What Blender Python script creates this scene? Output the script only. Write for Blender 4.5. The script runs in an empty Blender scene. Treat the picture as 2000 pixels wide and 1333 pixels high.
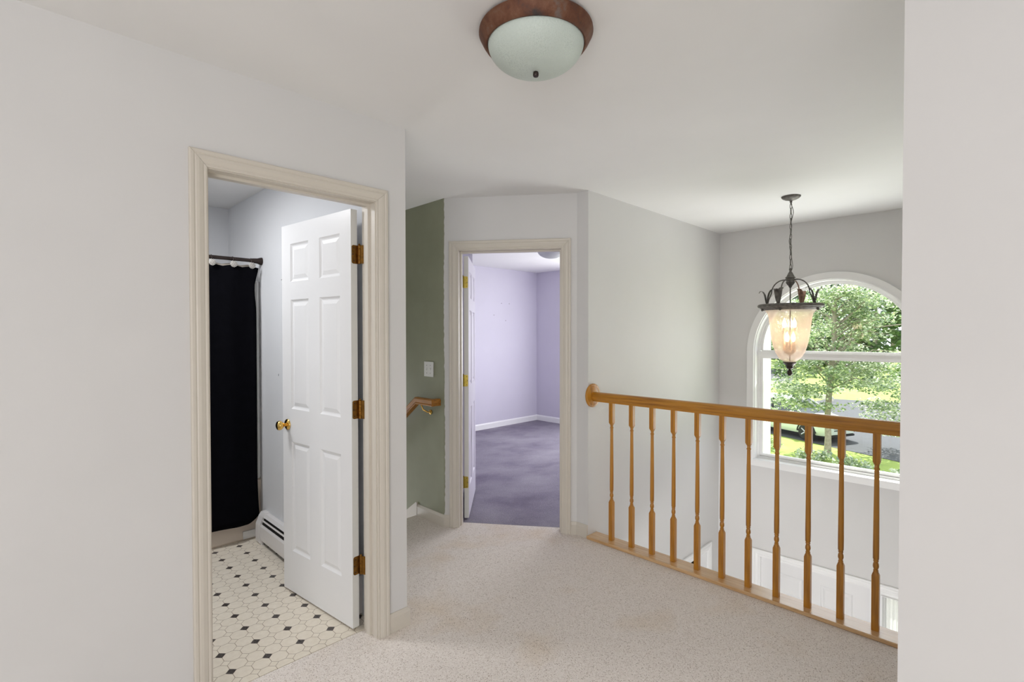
import bpy, math, random
from mathutils import Vector, Matrix

PI = math.pi
random.seed(7)
S = bpy.context.scene
COL = S.collection

# ------------------------------------------------------------------ materials
def new_mat(name):
    m = bpy.data.materials.new(name); m.use_nodes = True
    nt = m.node_tree
    return m, nt, nt.nodes['Principled BSDF']

def N(nt, t, **kw):
    n = nt.nodes.new(t)
    for k, v in kw.items():
        if k.startswith('i_'):
            n.inputs[k[2:].replace('_', ' ')].default_value = v
        else:
            setattr(n, k, v)
    return n

def ramp(nt, fac, stops, interp='LINEAR'):
    r = nt.nodes.new('ShaderNodeValToRGB'); e = r.color_ramp.elements
    r.color_ramp.interpolation = interp
    while len(e) < len(stops): e.new(0.5)
    for el, (p, c) in zip(e, stops):
        el.position = p; el.color = (*c, 1)
    nt.links.new(fac, r.inputs['Fac'])
    return r

def coords(nt, scale=(1, 1, 1), kind='Object', rot=(0, 0, 0)):
    tc = nt.nodes.new('ShaderNodeTexCoord'); mp = nt.nodes.new('ShaderNodeMapping')
    mp.inputs['Scale'].default_value = scale; mp.inputs['Rotation'].default_value = rot
    nt.links.new(tc.outputs[kind], mp.inputs['Vector'])
    return mp.outputs['Vector']

def bump(nt, b, height, strength, dist=0.01):
    n = nt.nodes.new('ShaderNodeBump'); n.inputs['Strength'].default_value = strength; n.inputs['Distance'].default_value = dist
    nt.links.new(height, n.inputs['Height']); nt.links.new(n.outputs['Normal'], b.inputs['Normal'])

def paint(name, col, rough=0.6, var=0.03, spec=0.3, metal=0.0, nscale=3.0, bumpy=0.0, bscale=300):
    m, nt, b = new_mat(name)
    v = coords(nt)
    nz = N(nt, 'ShaderNodeTexNoise', i_Scale=nscale, i_Detail=3.0); nt.links.new(v, nz.inputs['Vector'])
    lo = tuple(max(0, c * (1 - var)) for c in col); hi = tuple(min(1, c * (1 + var)) for c in col)
    r = ramp(nt, nz.outputs['Fac'], [(0.3, lo), (0.7, hi)])
    nt.links.new(r.outputs['Color'], b.inputs['Base Color'])
    b.inputs['Roughness'].default_value = rough; b.inputs['Metallic'].default_value = metal
    b.inputs['Specular IOR Level'].default_value = spec
    if bumpy:
        n2 = N(nt, 'ShaderNodeTexNoise', i_Scale=float(bscale), i_Detail=2.0); nt.links.new(v, n2.inputs['Vector'])
        bump(nt, b, n2.outputs['Fac'], bumpy, 0.002)
    return m

def wood(name, axis, dark, light, rough=0.32, coat=0.25):
    m, nt, b = new_mat(name)
    sc = [70, 70, 70]; sc[axis] = 3.0
    v = coords(nt, tuple(sc))
    nz = N(nt, 'ShaderNodeTexNoise', i_Scale=1.0, i_Detail=5.0, i_Roughness=0.6); nt.links.new(v, nz.inputs['Vector'])
    r = ramp(nt, nz.outputs['Fac'], [(0.3, dark), (0.55, light), (0.75, tuple(c * 0.85 for c in light))])
    nt.links.new(r.outputs['Color'], b.inputs['Base Color'])
    b.inputs['Roughness'].default_value = rough; b.inputs['Coat Weight'].default_value = coat
    b.inputs['Coat Roughness'].default_value = 0.25
    return m

def carpet_beige():
    m, nt, b = new_mat('berber_carpet_beige')
    v = coords(nt)
    vo = N(nt, 'ShaderNodeTexVoronoi', i_Scale=285.0); nt.links.new(v, vo.inputs['Vector'])
    wn = N(nt, 'ShaderNodeSeparateColor'); nt.links.new(vo.outputs['Color'], wn.inputs['Color'])
    r = ramp(nt, wn.outputs['Red'], [(0.0, (0.40, 0.335, 0.285)), (0.06, (0.57, 0.50, 0.445)), (0.17, (0.75, 0.685, 0.63)), (0.7, (0.81, 0.75, 0.70)), (1.0, (0.88, 0.83, 0.785))])
    big = N(nt, 'ShaderNodeTexNoise', i_Scale=2.1, i_Detail=3.0); nt.links.new(v, big.inputs['Vector'])
    st = ramp(nt, big.outputs['Fac'], [(0.56, (1, 1, 1)), (0.74, (0.93, 0.87, 0.78))])
    mx = N(nt, 'ShaderNodeMix', data_type='RGBA', blend_type='MULTIPLY'); mx.inputs[0].default_value = 1.0
    nt.links.new(r.outputs['Color'], mx.inputs[6]); nt.links.new(st.outputs['Color'], mx.inputs[7])
    nt.links.new(mx.outputs[2], b.inputs['Base Color'])
    b.inputs['Roughness'].default_value = 0.95; b.inputs['Specular IOR Level'].default_value = 0.1
    inv = N(nt, 'ShaderNodeMath', operation='SUBTRACT'); inv.inputs[0].default_value = 1.0
    nt.links.new(vo.outputs['Distance'], inv.inputs[1])
    bump(nt, b, inv.outputs[0], 0.35, 0.004)
    return m

def carpet_purple():
    m, nt, b = new_mat('bedroom_carpet_lavender')
    v = coords(nt)
    fine = N(nt, 'ShaderNodeTexNoise', i_Scale=160.0, i_Detail=3.0); nt.links.new(v, fine.inputs['Vector'])
    v2 = coords(nt, (1.0, 1.25, 1), rot=(0, 0, 0.9))
    big = N(nt, 'ShaderNodeTexNoise', i_Scale=1.5, i_Detail=5.0, i_Roughness=0.6, i_Distortion=0.15); nt.links.new(v2, big.inputs['Vector'])
    r1 = ramp(nt, big.outputs['Fac'], [(0.30, (0.22, 0.19, 0.26)), (0.5, (0.325, 0.30, 0.365)), (0.70, (0.41, 0.385, 0.445))])
    r2 = ramp(nt, fine.outputs['Fac'], [(0.3, (0.5, 0.5, 0.5)), (0.7, (1.0, 1.0, 1.0))])
    mx = N(nt, 'ShaderNodeMix', data_type='RGBA', blend_type='MULTIPLY'); mx.inputs[0].default_value = 0.8
    nt.links.new(r1.outputs['Color'], mx.inputs[6]); nt.links.new(r2.outputs['Color'], mx.inputs[7])
    nt.links.new(mx.outputs[2], b.inputs['Base Color'])
    b.inputs['Roughness'].default_value = 0.95; b.inputs['Specular IOR Level'].default_value = 0.1
    bump(nt, b, fine.outputs['Fac'], 0.5, 0.006)
    return m

def vinyl():
    # octagon-and-dot sheet vinyl; every second dot in both directions is dark
    m, nt, b = new_mat('octagon_vinyl')
    L = nt.links
    tc = nt.nodes.new('ShaderNodeTexCoord'); sp = nt.nodes.new('ShaderNodeSeparateXYZ'); L.new(tc.outputs['Object'], sp.inputs[0])
    def M(op, a, bb=None, c=None):
        n = N(nt, 'ShaderNodeMath', operation=op)
        for i, x in enumerate((a, bb, c)):
            if x is None: continue
            if isinstance(x, (int, float)): n.inputs[i].default_value = x
            else: L.new(x, n.inputs[i])
        return n.outputs[0]
    px, py = 0.0736, 0.0755
    u = M('DIVIDE', M('SUBTRACT', sp.outputs['X'], 0.960), px)
    w = M('DIVIDE', M('SUBTRACT', sp.outputs['Y'], 2.359), py)
    ru = M('FLOOR', M('ADD', u, 0.5)); rw = M('FLOOR', M('ADD', w, 0.5))
    du = M('ABSOLUTE', M('SUBTRACT', u, ru)); dw = M('ABSOLUTE', M('SUBTRACT', w, rw))
    c = 0.293; lw = 0.016
    s = M('ADD', du, dw)
    inside = M('LESS_THAN', s, c)
    diag = M('LESS_THAN', M('ABSOLUTE', M('SUBTRACT', s, c)), lw * 1.3)
    l1 = M('MULTIPLY', M('LESS_THAN', du, lw), M('SUBTRACT', 1.0, inside))
    l2 = M('MULTIPLY', M('LESS_THAN', dw, lw), M('SUBTRACT', 1.0, inside))
    line = M('MAXIMUM', diag, M('MAXIMUM', l1, l2))
    eu = M('LESS_THAN', M('ABSOLUTE', M('MODULO', ru, 2.0)), 0.5); ew = M('LESS_THAN', M('ABSOLUTE', M('MODULO', rw, 2.0)), 0.5)
    dark = M('MULTIPLY', inside, M('MULTIPLY', eu, ew))
    nz = N(nt, 'ShaderNodeTexNoise', i_Scale=40.0, i_Detail=3.0); L.new(tc.outputs['Object'], nz.inputs['Vector'])
    base = ramp(nt, nz.outputs['Fac'], [(0.3, (0.76, 0.69, 0.575)), (0.7, (0.82, 0.755, 0.645))])
    nz2 = N(nt, 'ShaderNodeTexNoise', i_Scale=110.0, i_Detail=3.0); L.new(tc.outputs['Object'], nz2.inputs['Vector'])
    dk = ramp(nt, nz2.outputs['Fac'], [(0.4, (0.035, 0.028, 0.026)), (0.75, (0.16, 0.14, 0.13))])
    m1 = N(nt, 'ShaderNodeMix', data_type='RGBA'); L.new(line, m1.inputs[0]); L.new(base.outputs['Color'], m1.inputs[6]); m1.inputs[7].default_value = (0.33, 0.26, 0.19, 1)
    m2 = N(nt, 'ShaderNodeMix', data_type='RGBA'); L.new(dark, m2.inputs[0]); L.new(m1.outputs[2], m2.inputs[6]); L.new(dk.outputs['Color'], m2.inputs[7])
    L.new(m2.outputs[2], b.inputs['Base Color'])
    b.inputs['Roughness'].default_value = 0.38; b.inputs['Specular IOR Level'].default_value = 0.35
    return m

def glass_pane(name, tint=(0.97, 0.99, 0.98)):
    m = bpy.data.materials.new(name); m.use_nodes = True; nt = m.node_tree
    nt.nodes.clear(); out = nt.nodes.new('ShaderNodeOutputMaterial')
    tr = nt.nodes.new('ShaderNodeBsdfTransparent'); tr.inputs['Color'].default_value = (*tint, 1)
    gl = nt.nodes.new('ShaderNodeBsdfGlossy'); gl.inputs['Roughness'].default_value = 0.01
    fr = nt.nodes.new('ShaderNodeFresnel'); fr.inputs['IOR'].default_value = 1.5
    mx = nt.nodes.new('ShaderNodeMixShader')
    geo = nt.nodes.new('ShaderNodeNewGeometry'); inv = N(nt, 'ShaderNodeMath', operation='SUBTRACT'); inv.inputs[0].default_value = 1.0
    nt.links.new(geo.outputs['Backfacing'], inv.inputs[1]); fm = N(nt, 'ShaderNodeMath', operation='MULTIPLY')
    nt.links.new(fr.outputs[0], fm.inputs[0]); nt.links.new(inv.outputs[0], fm.inputs[1])
    nt.links.new(fm.outputs[0], mx.inputs[0]); nt.links.new(tr.outputs[0], mx.inputs[1]); nt.links.new(gl.outputs[0], mx.inputs[2])
    nt.links.new(mx.outputs[0], out.inputs['Surface'])
    return m

def mix_translucent(name, diff, trans, ftr, clear=0.0, clear_col=(1, 1, 1), gloss=0.0, rough=0.2, noise=None):
    m = bpy.data.materials.new(name); m.use_nodes = True; nt = m.node_tree
    nt.nodes.clear(); out = nt.nodes.new('ShaderNodeOutputMaterial')
    d = nt.nodes.new('ShaderNodeBsdfDiffuse'); d.inputs['Color'].default_value = (*diff, 1)
    t = nt.nodes.new('ShaderNodeBsdfTranslucent'); t.inputs['Color'].default_value = (*trans, 1)
    mx = nt.nodes.new('ShaderNodeMixShader'); mx.inputs[0].default_value = ftr
    nt.links.new(d.outputs[0], mx.inputs[1]); nt.links.new(t.outputs[0], mx.inputs[2])
    last = mx.outputs[0]
    if noise:
        v = coords(nt)
        nz = N(nt, 'ShaderNodeTexNoise', i_Scale=noise[0], i_Detail=2.0); nt.links.new(v, nz.inputs['Vector'])
    if clear > 0:
        c = nt.nodes.new('ShaderNodeBsdfTransparent'); c.inputs['Color'].default_value = (*clear_col, 1)
        m2 = nt.nodes.new('ShaderNodeMixShader'); m2.inputs[0].default_value = clear
        if noise:
            r = ramp(nt, nz.outputs['Fac'], [(0.38, (max(0, clear - noise[1]),) * 3), (0.62, (min(1, clear + noise[1]),) * 3)])
            nt.links.new(r.outputs['Color'], m2.inputs[0])
        nt.links.new(last, m2.inputs[1]); nt.links.new(c.outputs[0], m2.inputs[2]); last = m2.outputs[0]
    if gloss > 0:
        g = nt.nodes.new('ShaderNodeBsdfGlossy'); g.inputs['Roughness'].default_value = rough
        m3 = nt.nodes.new('ShaderNodeMixShader'); m3.inputs[0].default_value = gloss
        if noise:
            bp = nt.nodes.new('ShaderNodeBump'); bp.inputs['Strength'].default_value = 0.3; bp.inputs['Distance'].default_value = 0.003
            nt.links.new(nz.outputs['Fac'], bp.inputs['Height']); nt.links.new(bp.outputs['Normal'], g.inputs['Normal'])
        nt.links.new(last, m3.inputs[1]); nt.links.new(g.outputs[0], m3.inputs[2]); last = m3.outputs[0]
    nt.links.new(last, out.inputs['Surface'])
    return m

def leaf_mat(name, cols, ftr=0.5, gl=0.06):
    m = bpy.data.materials.new(name); m.use_nodes = True; nt = m.node_tree
    nt.nodes.clear(); out = nt.nodes.new('ShaderNodeOutputMaterial')
    geo = nt.nodes.new('ShaderNodeNewGeometry')
    r = ramp(nt, geo.outputs['Random Per Island'], [(i / max(1, len(cols) - 1), c) for i, c in enumerate(cols)])
    d = nt.nodes.new('ShaderNodeBsdfDiffuse'); t = nt.nodes.new('ShaderNodeBsdfTranslucent')
    hs = nt.nodes.new('ShaderNodeHueSaturation'); hs.inputs['Hue'].default_value = 0.485; hs.inputs['Saturation'].default_value = 1.0; hs.inputs['Value'].default_value = 1.35
    nt.links.new(r.outputs['Color'], hs.inputs['Color'])
    nt.links.new(r.outputs['Color'], d.inputs['Color']); nt.links.new(hs.outputs['Color'], t.inputs['Color'])
    mx = nt.nodes.new('ShaderNodeMixShader'); mx.inputs[0].default_value = ftr
    nt.links.new(d.outputs[0], mx.inputs[1]); nt.links.new(t.outputs[0], mx.inputs[2])
    g = nt.nodes.new('ShaderNodeBsdfGlossy'); g.inputs['Roughness'].default_value = 0.35
    m2 = nt.nodes.new('ShaderNodeMixShader'); m2.inputs[0].default_value = gl
    nt.links.new(mx.outputs[0], m2.inputs[1]); nt.links.new(g.outputs[0], m2.inputs[2])
    nt.links.new(m2.outputs[0], out.inputs['Surface'])
    return m

def emitter(name, col, strength):
    m = bpy.data.materials.new(name); m.use_nodes = True; nt = m.node_tree
    nt.nodes.clear(); out = nt.nodes.new('ShaderNodeOutputMaterial'); e = nt.nodes.new('ShaderNodeEmission')
    e.inputs['Color'].default_value = (*col, 1); e.inputs['Strength'].default_value = strength
    nt.links.new(e.outputs[0], out.inputs['Surface'])
    return m

def rust():
    m, nt, b = new_mat('rusted_bronze')
    v = coords(nt)
    nz = N(nt, 'ShaderNodeTexNoise', i_Scale=14.0, i_Detail=8.0, i_Roughness=0.65); nt.links.new(v, nz.inputs['Vector'])
    r = ramp(nt, nz.outputs['Fac'], [(0.30, (0.05, 0.036, 0.032)), (0.44, (0.125, 0.045, 0.022)), (0.56, (0.17, 0.075, 0.04)), (0.70, (0.16, 0.14, 0.13))])
    nt.links.new(r.outputs['Color'], b.inputs['Base Color'])
    b.inputs['Roughness'].default_value = 0.62; b.inputs['Metallic'].default_value = 0.25
    n2 = N(nt, 'ShaderNodeTexNoise', i_Scale=90.0, i_Detail=4.0); nt.links.new(v, n2.inputs['Vector'])
    bump(nt, b, n2.outputs['Fac'], 0.35, 0.004)
    return m

def striped(name):
    m, nt, b = new_mat(name)
    v = coords(nt, (1, 1, 1), 'Object', (0.0, 0.6, 0.0))
    w = N(nt, 'ShaderNodeTexWave', wave_type='BANDS', bands_direction='Z', i_Scale=42.0); nt.links.new(v, w.inputs['Vector'])
    r = ramp(nt, w.outputs['Fac'], [(0.44, (0.03, 0.03, 0.03)), (0.52, (0.8, 0.77, 0.7))])
    nt.links.new(r.outputs['Color'], b.inputs['Base Color']); b.inputs['Roughness'].default_value = 0.4
    return m

def green_wall():
    m, nt, b = new_mat('sage_green_paint')
    v = coords(nt)
    nz = N(nt, 'ShaderNodeTexNoise', i_Scale=5.0, i_Detail=3.0); nt.links.new(v, nz.inputs['Vector'])
    r = ramp(nt, nz.outputs['Fac'], [(0.3, (0.285, 0.295, 0.208)), (0.7, (0.315, 0.325, 0.232))])
    nt.links.new(r.outputs['Color'], b.inputs['Base Color']); b.inputs['Roughness'].default_value = 0.55
    b.inputs['Specular IOR Level'].default_value = 0.3
    return m

WALL_C = (0.685, 0.678, 0.673)
M = dict(
    wall=paint('wall_paint_white', WALL_C, 0.6, 0.012, 0.25, bumpy=0.04),
    ceiling=paint('ceiling_paint', (0.82, 0.816, 0.81), 0.75, 0.012, 0.15, bumpy=0.05),
    bathwall=paint('bathroom_paint', (0.72, 0.73, 0.75), 0.45, 0.01, 0.3),
    lilac=paint('lilac_paint', (0.63, 0.605, 0.70), 0.6, 0.015, 0.25),
    green=green_wall(),
    casing=paint('cream_trim_enamel', (0.64, 0.595, 0.525), 0.38, 0.02, 0.4),
    white=paint('white_trim_enamel', (0.87, 0.87, 0.87), 0.35, 0.01, 0.4),
    door=paint('white_door_enamel', (0.78, 0.78, 0.785), 0.36, 0.01, 0.4),
    lildoor=paint('lilac_tinted_door_enamel', (0.72, 0.69, 0.77), 0.4, 0.02, 0.4),
    edge=paint('door_edge_enamel', (0.70, 0.70, 0.67), 0.45, 0.02, 0.3),
    carpet=carpet_beige(), purple=carpet_purple(), vinyl=vinyl(),
    oak_y=wood('oak_along_rail', 1, (0.28, 0.102, 0.006), (0.50, 0.218, 0.018)),
    oak_z=wood('oak_upright', 2, (0.30, 0.110, 0.007), (0.52, 0.228, 0.020)),
    oak_x=wood('oak_old_handrail', 1, (0.24, 0.088, 0.010), (0.44, 0.185, 0.028), 0.45, 0.1),
    brass=paint('polished_brass', (0.80, 0.52, 0.15), 0.14, 0.05, 0.5, 1.0),
    oldbrass=paint('aged_brass', (0.26, 0.125, 0.025), 0.36, 0.25, 0.5, 0.9, 60.0),
    dullbrass=paint('yellowed_brass', (0.36, 0.27, 0.05), 0.4, 0.2, 0.5, 0.8, 60.0),
    screw=paint('dark_screw', (0.06, 0.04, 0.03), 0.4, 0.1, 0.5, 0.6),
    iron=paint('aged_iron', (0.145, 0.135, 0.122), 0.55, 0.35, 0.4, 0.35, 45.0),
    copperleaf=paint('coppery_iron', (0.36, 0.22, 0.16), 0.5, 0.35, 0.4, 0.25, 45.0),
    rust=rust(),
    bronze=paint('oil_rubbed_bronze', (0.045, 0.032, 0.028), 0.35, 0.2, 0.5, 0.6, 30.0),
    blackcloth=paint('black_cloth', (0.0030, 0.0030, 0.0045), 0.9, 0.15, 0.04, 0.0, 20.0, 0.2, 700),
    liner=paint('cream_liner', (0.70, 0.63, 0.54), 0.6, 0.03, 0.3),
    tub=paint('almond_tub_enamel', (0.72, 0.63, 0.54), 0.3, 0.02, 0.5),
    surround=paint('white_surround', (0.80, 0.80, 0.80), 0.25, 0.01, 0.5),
    heater=paint('heater_enamel', (0.73, 0.71, 0.70), 0.4, 0.02, 0.4),
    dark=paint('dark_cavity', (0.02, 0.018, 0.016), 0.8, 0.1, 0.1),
    plastic=paint('white_plastic', (0.80, 0.80, 0.78), 0.35, 0.01, 0.5),
    stripe=striped('striped_ceramic'),
    pane=glass_pane('window_glass'),
    opal=None,
    opalwhite=mix_translucent('white_glass', (0.7, 0.72, 0.72), (0.8, 0.8, 0.8), 0.3, 0.0, gloss=0.05, rough=0.2),
    seeded=None,
    candle=paint('ivory_candle_sleeve', (0.80, 0.62, 0.45), 0.5, 0.03, 0.3),
    bulb=emitter('lit_bulb', (1.0, 0.76, 0.50), 13.0),
    sheer=mix_translucent('sheer_curtain_cloth', (0.80, 0.81, 0.80), (0.62, 0.63, 0.62), 0.25, 0.06),
    siding=paint('white_siding', (0.80, 0.80, 0.80), 0.5, 0.01, 0.3),
    lawn=None, asphalt=None,
    bark=paint('grey_bark', (0.33, 0.29, 0.24), 0.9, 0.25, 0.1, 0.0, 9.0, 0.6, 30),
    leaf=leaf_mat('glinting_leaf', [(0.08, 0.16, 0.08), (0.22, 0.34, 0.15), (0.42, 0.52, 0.26), (0.82, 0.85, 0.70)], 0.45, 0.16),  # white glints and dark shade put into the random leaf colours
    leafshrub=leaf_mat('variegated_leaf', [(0.14, 0.26, 0.10), (0.30, 0.42, 0.16), (0.55, 0.60, 0.42)], 0.35),
    leafdark=leaf_mat('deep_green_leaf', [(0.045, 0.085, 0.06), (0.075, 0.135, 0.08), (0.14, 0.20, 0.11)], 0.3, 0.04),
    leafmid=leaf_mat('mid_green_leaf', [(0.07, 0.14, 0.05), (0.13, 0.23, 0.075), (0.20, 0.30, 0.10)], 0.35, 0.04),
    carpaint=paint('pale_mint_car_paint', (0.70, 0.76, 0.70), 0.25, 0.01, 0.5),
    carglass=paint('dark_car_glass', (0.05, 0.06, 0.075), 0.06, 0.05, 0.6),
    tyre=paint('tyre_rubber', (0.035, 0.035, 0.037), 0.8, 0.1, 0.2),
    alloy=paint('alloy_wheel', (0.55, 0.55, 0.56), 0.3, 0.05, 0.5, 0.7),
    concrete=paint('pale_concrete', (0.62, 0.59, 0.54), 0.9, 0.12, 0.1, 0.0, 6.0),
    roof=paint('grey_shingle', (0.16, 0.17, 0.2), 0.9, 0.15, 0.1, 0.0, 8.0),
)
def grass_mat():
    m, nt, b = new_mat('mown_grass')
    v = coords(nt)
    n1 = N(nt, 'ShaderNodeTexNoise', i_Scale=1.3, i_Detail=6.0, i_Roughness=0.7); nt.links.new(v, n1.inputs['Vector'])
    r = ramp(nt, n1.outputs['Fac'], [(0.3, (0.19, 0.275, 0.055)), (0.55, (0.29, 0.385, 0.08)), (0.75, (0.37, 0.43, 0.12))])
    nt.links.new(r.outputs['Color'], b.inputs['Base Color']); b.inputs['Roughness'].default_value = 0.9
    return m
def asphalt_mat():
    m, nt, b = new_mat('asphalt')
    v = coords(nt)
    n1 = N(nt, 'ShaderNodeTexNoise', i_Scale=9.0, i_Detail=8.0, i_Roughness=0.75); nt.links.new(v, n1.inputs['Vector'])
    r = ramp(nt, n1.outputs['Fac'], [(0.3, (0.052, 0.056, 0.064)), (0.7, (0.077, 0.082, 0.091))])
    nt.links.new(r.outputs['Color'], b.inputs['Base Color']); b.inputs['Roughness'].default_value = 0.85
    return m
def opal_mat():
    m, nt, b = new_mat('frosted_green_glass')
    v = coords(nt); vo = N(nt, 'ShaderNodeTexVoronoi', i_Scale=210.0); nt.links.new(v, vo.inputs['Vector'])
    nz = N(nt, 'ShaderNodeTexNoise', i_Scale=9.0, i_Detail=2.0); nt.links.new(v, nz.inputs['Vector'])
    r = ramp(nt, vo.outputs['Distance'], [(0.05, (.44, .52, .48)), (0.45, (.60, .675, .63))])
    r2 = ramp(nt, nz.outputs['Fac'], [(0.45, (0, 0, 0)), (0.62, (1, 1, 1))])
    mx = N(nt, 'ShaderNodeMix', data_type='RGBA'); nt.links.new(r2.outputs['Color'], mx.inputs[0])
    mx.inputs[6].default_value = (.58, .655, .61, 1); nt.links.new(r.outputs['Color'], mx.inputs[7])
    nt.links.new(mx.outputs[2], b.inputs['Base Color']); b.inputs['Roughness'].default_value = .42
    b.inputs['Specular IOR Level'].default_value = .35
    bump(nt, b, vo.outputs['Distance'], .35, .003)
    return m
M['opal'] = opal_mat()
def seeded_mat():
    m = bpy.data.materials.new('amber_seeded_glass'); m.use_nodes = True; nt = m.node_tree; L = nt.links
    nt.nodes.clear(); out = nt.nodes.new('ShaderNodeOutputMaterial')
    d = nt.nodes.new('ShaderNodeBsdfDiffuse'); d.inputs['Color'].default_value = (.95, .82, .74, 1)
    t = nt.nodes.new('ShaderNodeBsdfTranslucent'); t.inputs['Color'].default_value = (1, .85, .75, 1)
    a = nt.nodes.new('ShaderNodeMixShader'); a.inputs[0].default_value = .55; L.new(d.outputs[0], a.inputs[1]); L.new(t.outputs[0], a.inputs[2])
    c = nt.nodes.new('ShaderNodeBsdfTransparent'); c.inputs['Color'].default_value = (1, .96, .91, 1)
    lw = nt.nodes.new('ShaderNodeLayerWeight'); lw.inputs['Blend'].default_value = .45
    v = coords(nt); nz = N(nt, 'ShaderNodeTexVoronoi', i_Scale=190.0); L.new(v, nz.inputs['Vector'])
    r = ramp(nt, lw.outputs['Facing'], [(0.05, (.68,) * 3), (0.7, (.38,) * 3)])
    r2 = ramp(nt, nz.outputs['Distance'], [(0.08, (.55,) * 3), (0.25, (1.0,) * 3)])
    mm = N(nt, 'ShaderNodeMath', operation='MULTIPLY'); L.new(r.outputs['Color'], mm.inputs[0]); L.new(r2.outputs['Color'], mm.inputs[1])
    b = nt.nodes.new('ShaderNodeMixShader'); L.new(mm.outputs[0], b.inputs[0]); L.new(a.outputs[0], b.inputs[1]); L.new(c.outputs[0], b.inputs[2])
    g = nt.nodes.new('ShaderNodeBsdfGlossy'); g.inputs['Roughness'].default_value = .06
    e = nt.nodes.new('ShaderNodeMixShader'); e.inputs[0].default_value = .05; L.new(b.outputs[0], e.inputs[1]); L.new(g.outputs[0], e.inputs[2])
    L.new(e.outputs[0], out.inputs['Surface'])
    return m
M['seeded'] = seeded_mat()
M['lawn'] = grass_mat(); M['asphalt'] = asphalt_mat()

# ------------------------------------------------------------------ mesh builder
class MB:
    def __init__(s, f=None):
        s.v = []; s.f = []; s.T = f or (lambda a, b, c: (a, b, c)); s.mi = []; s.cur = 0
    def pt(s, p): s.v.append(tuple(s.T(*p))); return len(s.v) - 1
    def face(s, ids): s.f.append(tuple(ids)); s.mi.append(s.cur)
    def box(s, x0, x1, y0, y1, z0, z1):
        i = [s.pt((x, y, z)) for z in (z0, z1) for (x, y) in ((x0, y0), (x1, y0), (x1, y1), (x0, y1))]
        for q in ((0, 3, 2, 1), (4, 5, 6, 7), (0, 1, 5, 4), (1, 2, 6, 5), (2, 3, 7, 6), (3, 0, 4, 7)): s.face([i[k] for k in q])
    def bbox(s, x0, x1, y0, y1, z0, z1, b):
        # box with chamfered edges all round (as a loft in z)
        rings = []
        for z, k in ((z0, b), (z0 + b, 0), (z1 - b, 0), (z1, b)):
            rings.append([(x0 + b, y0 + k, z), (x1 - b, y0 + k, z), (x1 - k, y0 + b, z), (x1 - k, y1 - b, z), (x1 - b, y1 - k, z), (x0 + b, y1 - k, z), (x0 + k, y1 - b, z), (x0 + k, y0 + b, z)])
        s.loft(rings)
    def loft(s, rings, cap=True, closed=True):
        idx = [[s.pt(p) for p in r] for r in rings]; n = len(idx[0])
        for a, b in zip(idx, idx[1:]):
            for k in range(n if closed else n - 1):
                s.face((a[k], a[(k + 1) % n], b[(k + 1) % n], b[k]))
        if cap and closed:
            s.face(tuple(reversed(idx[0]))); s.face(tuple(idx[-1]))
    def lathe(s, prof, c=(0, 0, 0), n=32, axis='z', cap=True):
        rings = []
        for r, h in prof:
            ring = []
            for k in range(n):
                a = 2 * PI * k / n; x, y = r * math.cos(a), r * math.sin(a)
                p = (x, y, h) if axis == 'z' else ((x, h, y) if axis == 'y' else (h, x, y))
                ring.append((c[0] + p[0], c[1] + p[1], c[2] + p[2]))
            rings.append(ring)
        s.loft(rings, cap)
    def tube(s, path, r, n=8, cap=True):
        path = [Vector(p) for p in path]; rings = []
        rr = r if isinstance(r, (list, tuple)) else [r] * len(path)
        up = None
        for i, p in enumerate(path):
            d = (path[min(i + 1, len(path) - 1)] - path[max(i - 1, 0)]).normalized()
            if up is None:
                up = Vector((0, 0, 1)) if abs(d.z) < 0.9 else Vector((1, 0, 0))
            a = d.cross(up)
            if a.length < 1e-5: a = d.cross(Vector((1, 0.2, 0)))
            a.normalize(); b = a.cross(d).normalized(); up = b
            rings.append([tuple(p + a * (rr[i] * math.cos(2 * PI * k / n)) + b * (rr[i] * math.sin(2 * PI * k / n))) for k in range(n)])
        s.loft(rings, cap)
    def sweep(s, prof, path, up=(0, 0, 1)):
        # prof: (side, up) polygon; mitred polyline sweep
        path = [Vector(p) for p in path]; up = Vector(up); rings = []
        for i, p in enumerate(path):
            din = (p - path[i - 1]).normalized() if i else None
            dout = (path[i + 1] - p).normalized() if i < len(path) - 1 else None
            d = (din or dout); e = dout or din
            m = (d + e).normalized(); nrm = m
            side = d.cross(up).normalized(); u2 = side.cross(d).normalized()
            ring = []
            for a, b in prof:
                q = p + side * a + u2 * b
                # slide along d to the mitre plane
                t = (p - q).dot(nrm) / d.dot(nrm)
                ring.append(tuple(q + d * t))
            rings.append(ring)
        s.loft(rings)
    def sphere(s, c, r, n=16, m=10, sz=1.0):
        prof = [(max(1e-4, r * math.sin(PI * k / m)), -r * sz * math.cos(PI * k / m)) for k in range(m + 1)]
        s.lathe(prof, c, n)
    def build(s, name, mat, parent=None, smooth=None, loc=None):
        me = bpy.data.meshes.new(name); me.from_pydata(s.v, [], s.f)
        mats = mat if isinstance(mat, (list, tuple)) else [mat]
        for m in mats: me.materials.append(m)
        if len(mats) > 1:
            for p, k in zip(me.polygons, s.mi): p.material_index = k
        me.validate(); me.update()
        if smooth is not None:
            for p in me.polygons: p.use_smooth = True
            me.set_sharp_from_angle(angle=math.radians(smooth))
        o = bpy.data.objects.new(name, me); COL.objects.link(o)
        if parent is not None: o.parent = parent
        if loc is not None: o.location = loc
        return o

def tag(o, label=None, cat=None, group=None, kind=None):
    if label: o['label'] = label
    if cat: o['category'] = cat
    if group: o['group'] = group
    if kind: o['kind'] = kind
    return o

def thing(name, label, cat, loc=(0, 0, 0), rz=0.0, group=None, kind=None):
    o = bpy.data.objects.new(name, None); COL.objects.link(o)
    o.empty_display_size = 0.1
    o.location = loc; o.rotation_euler = (0, 0, rz)
    return tag(o, label, cat, group, kind)

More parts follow.
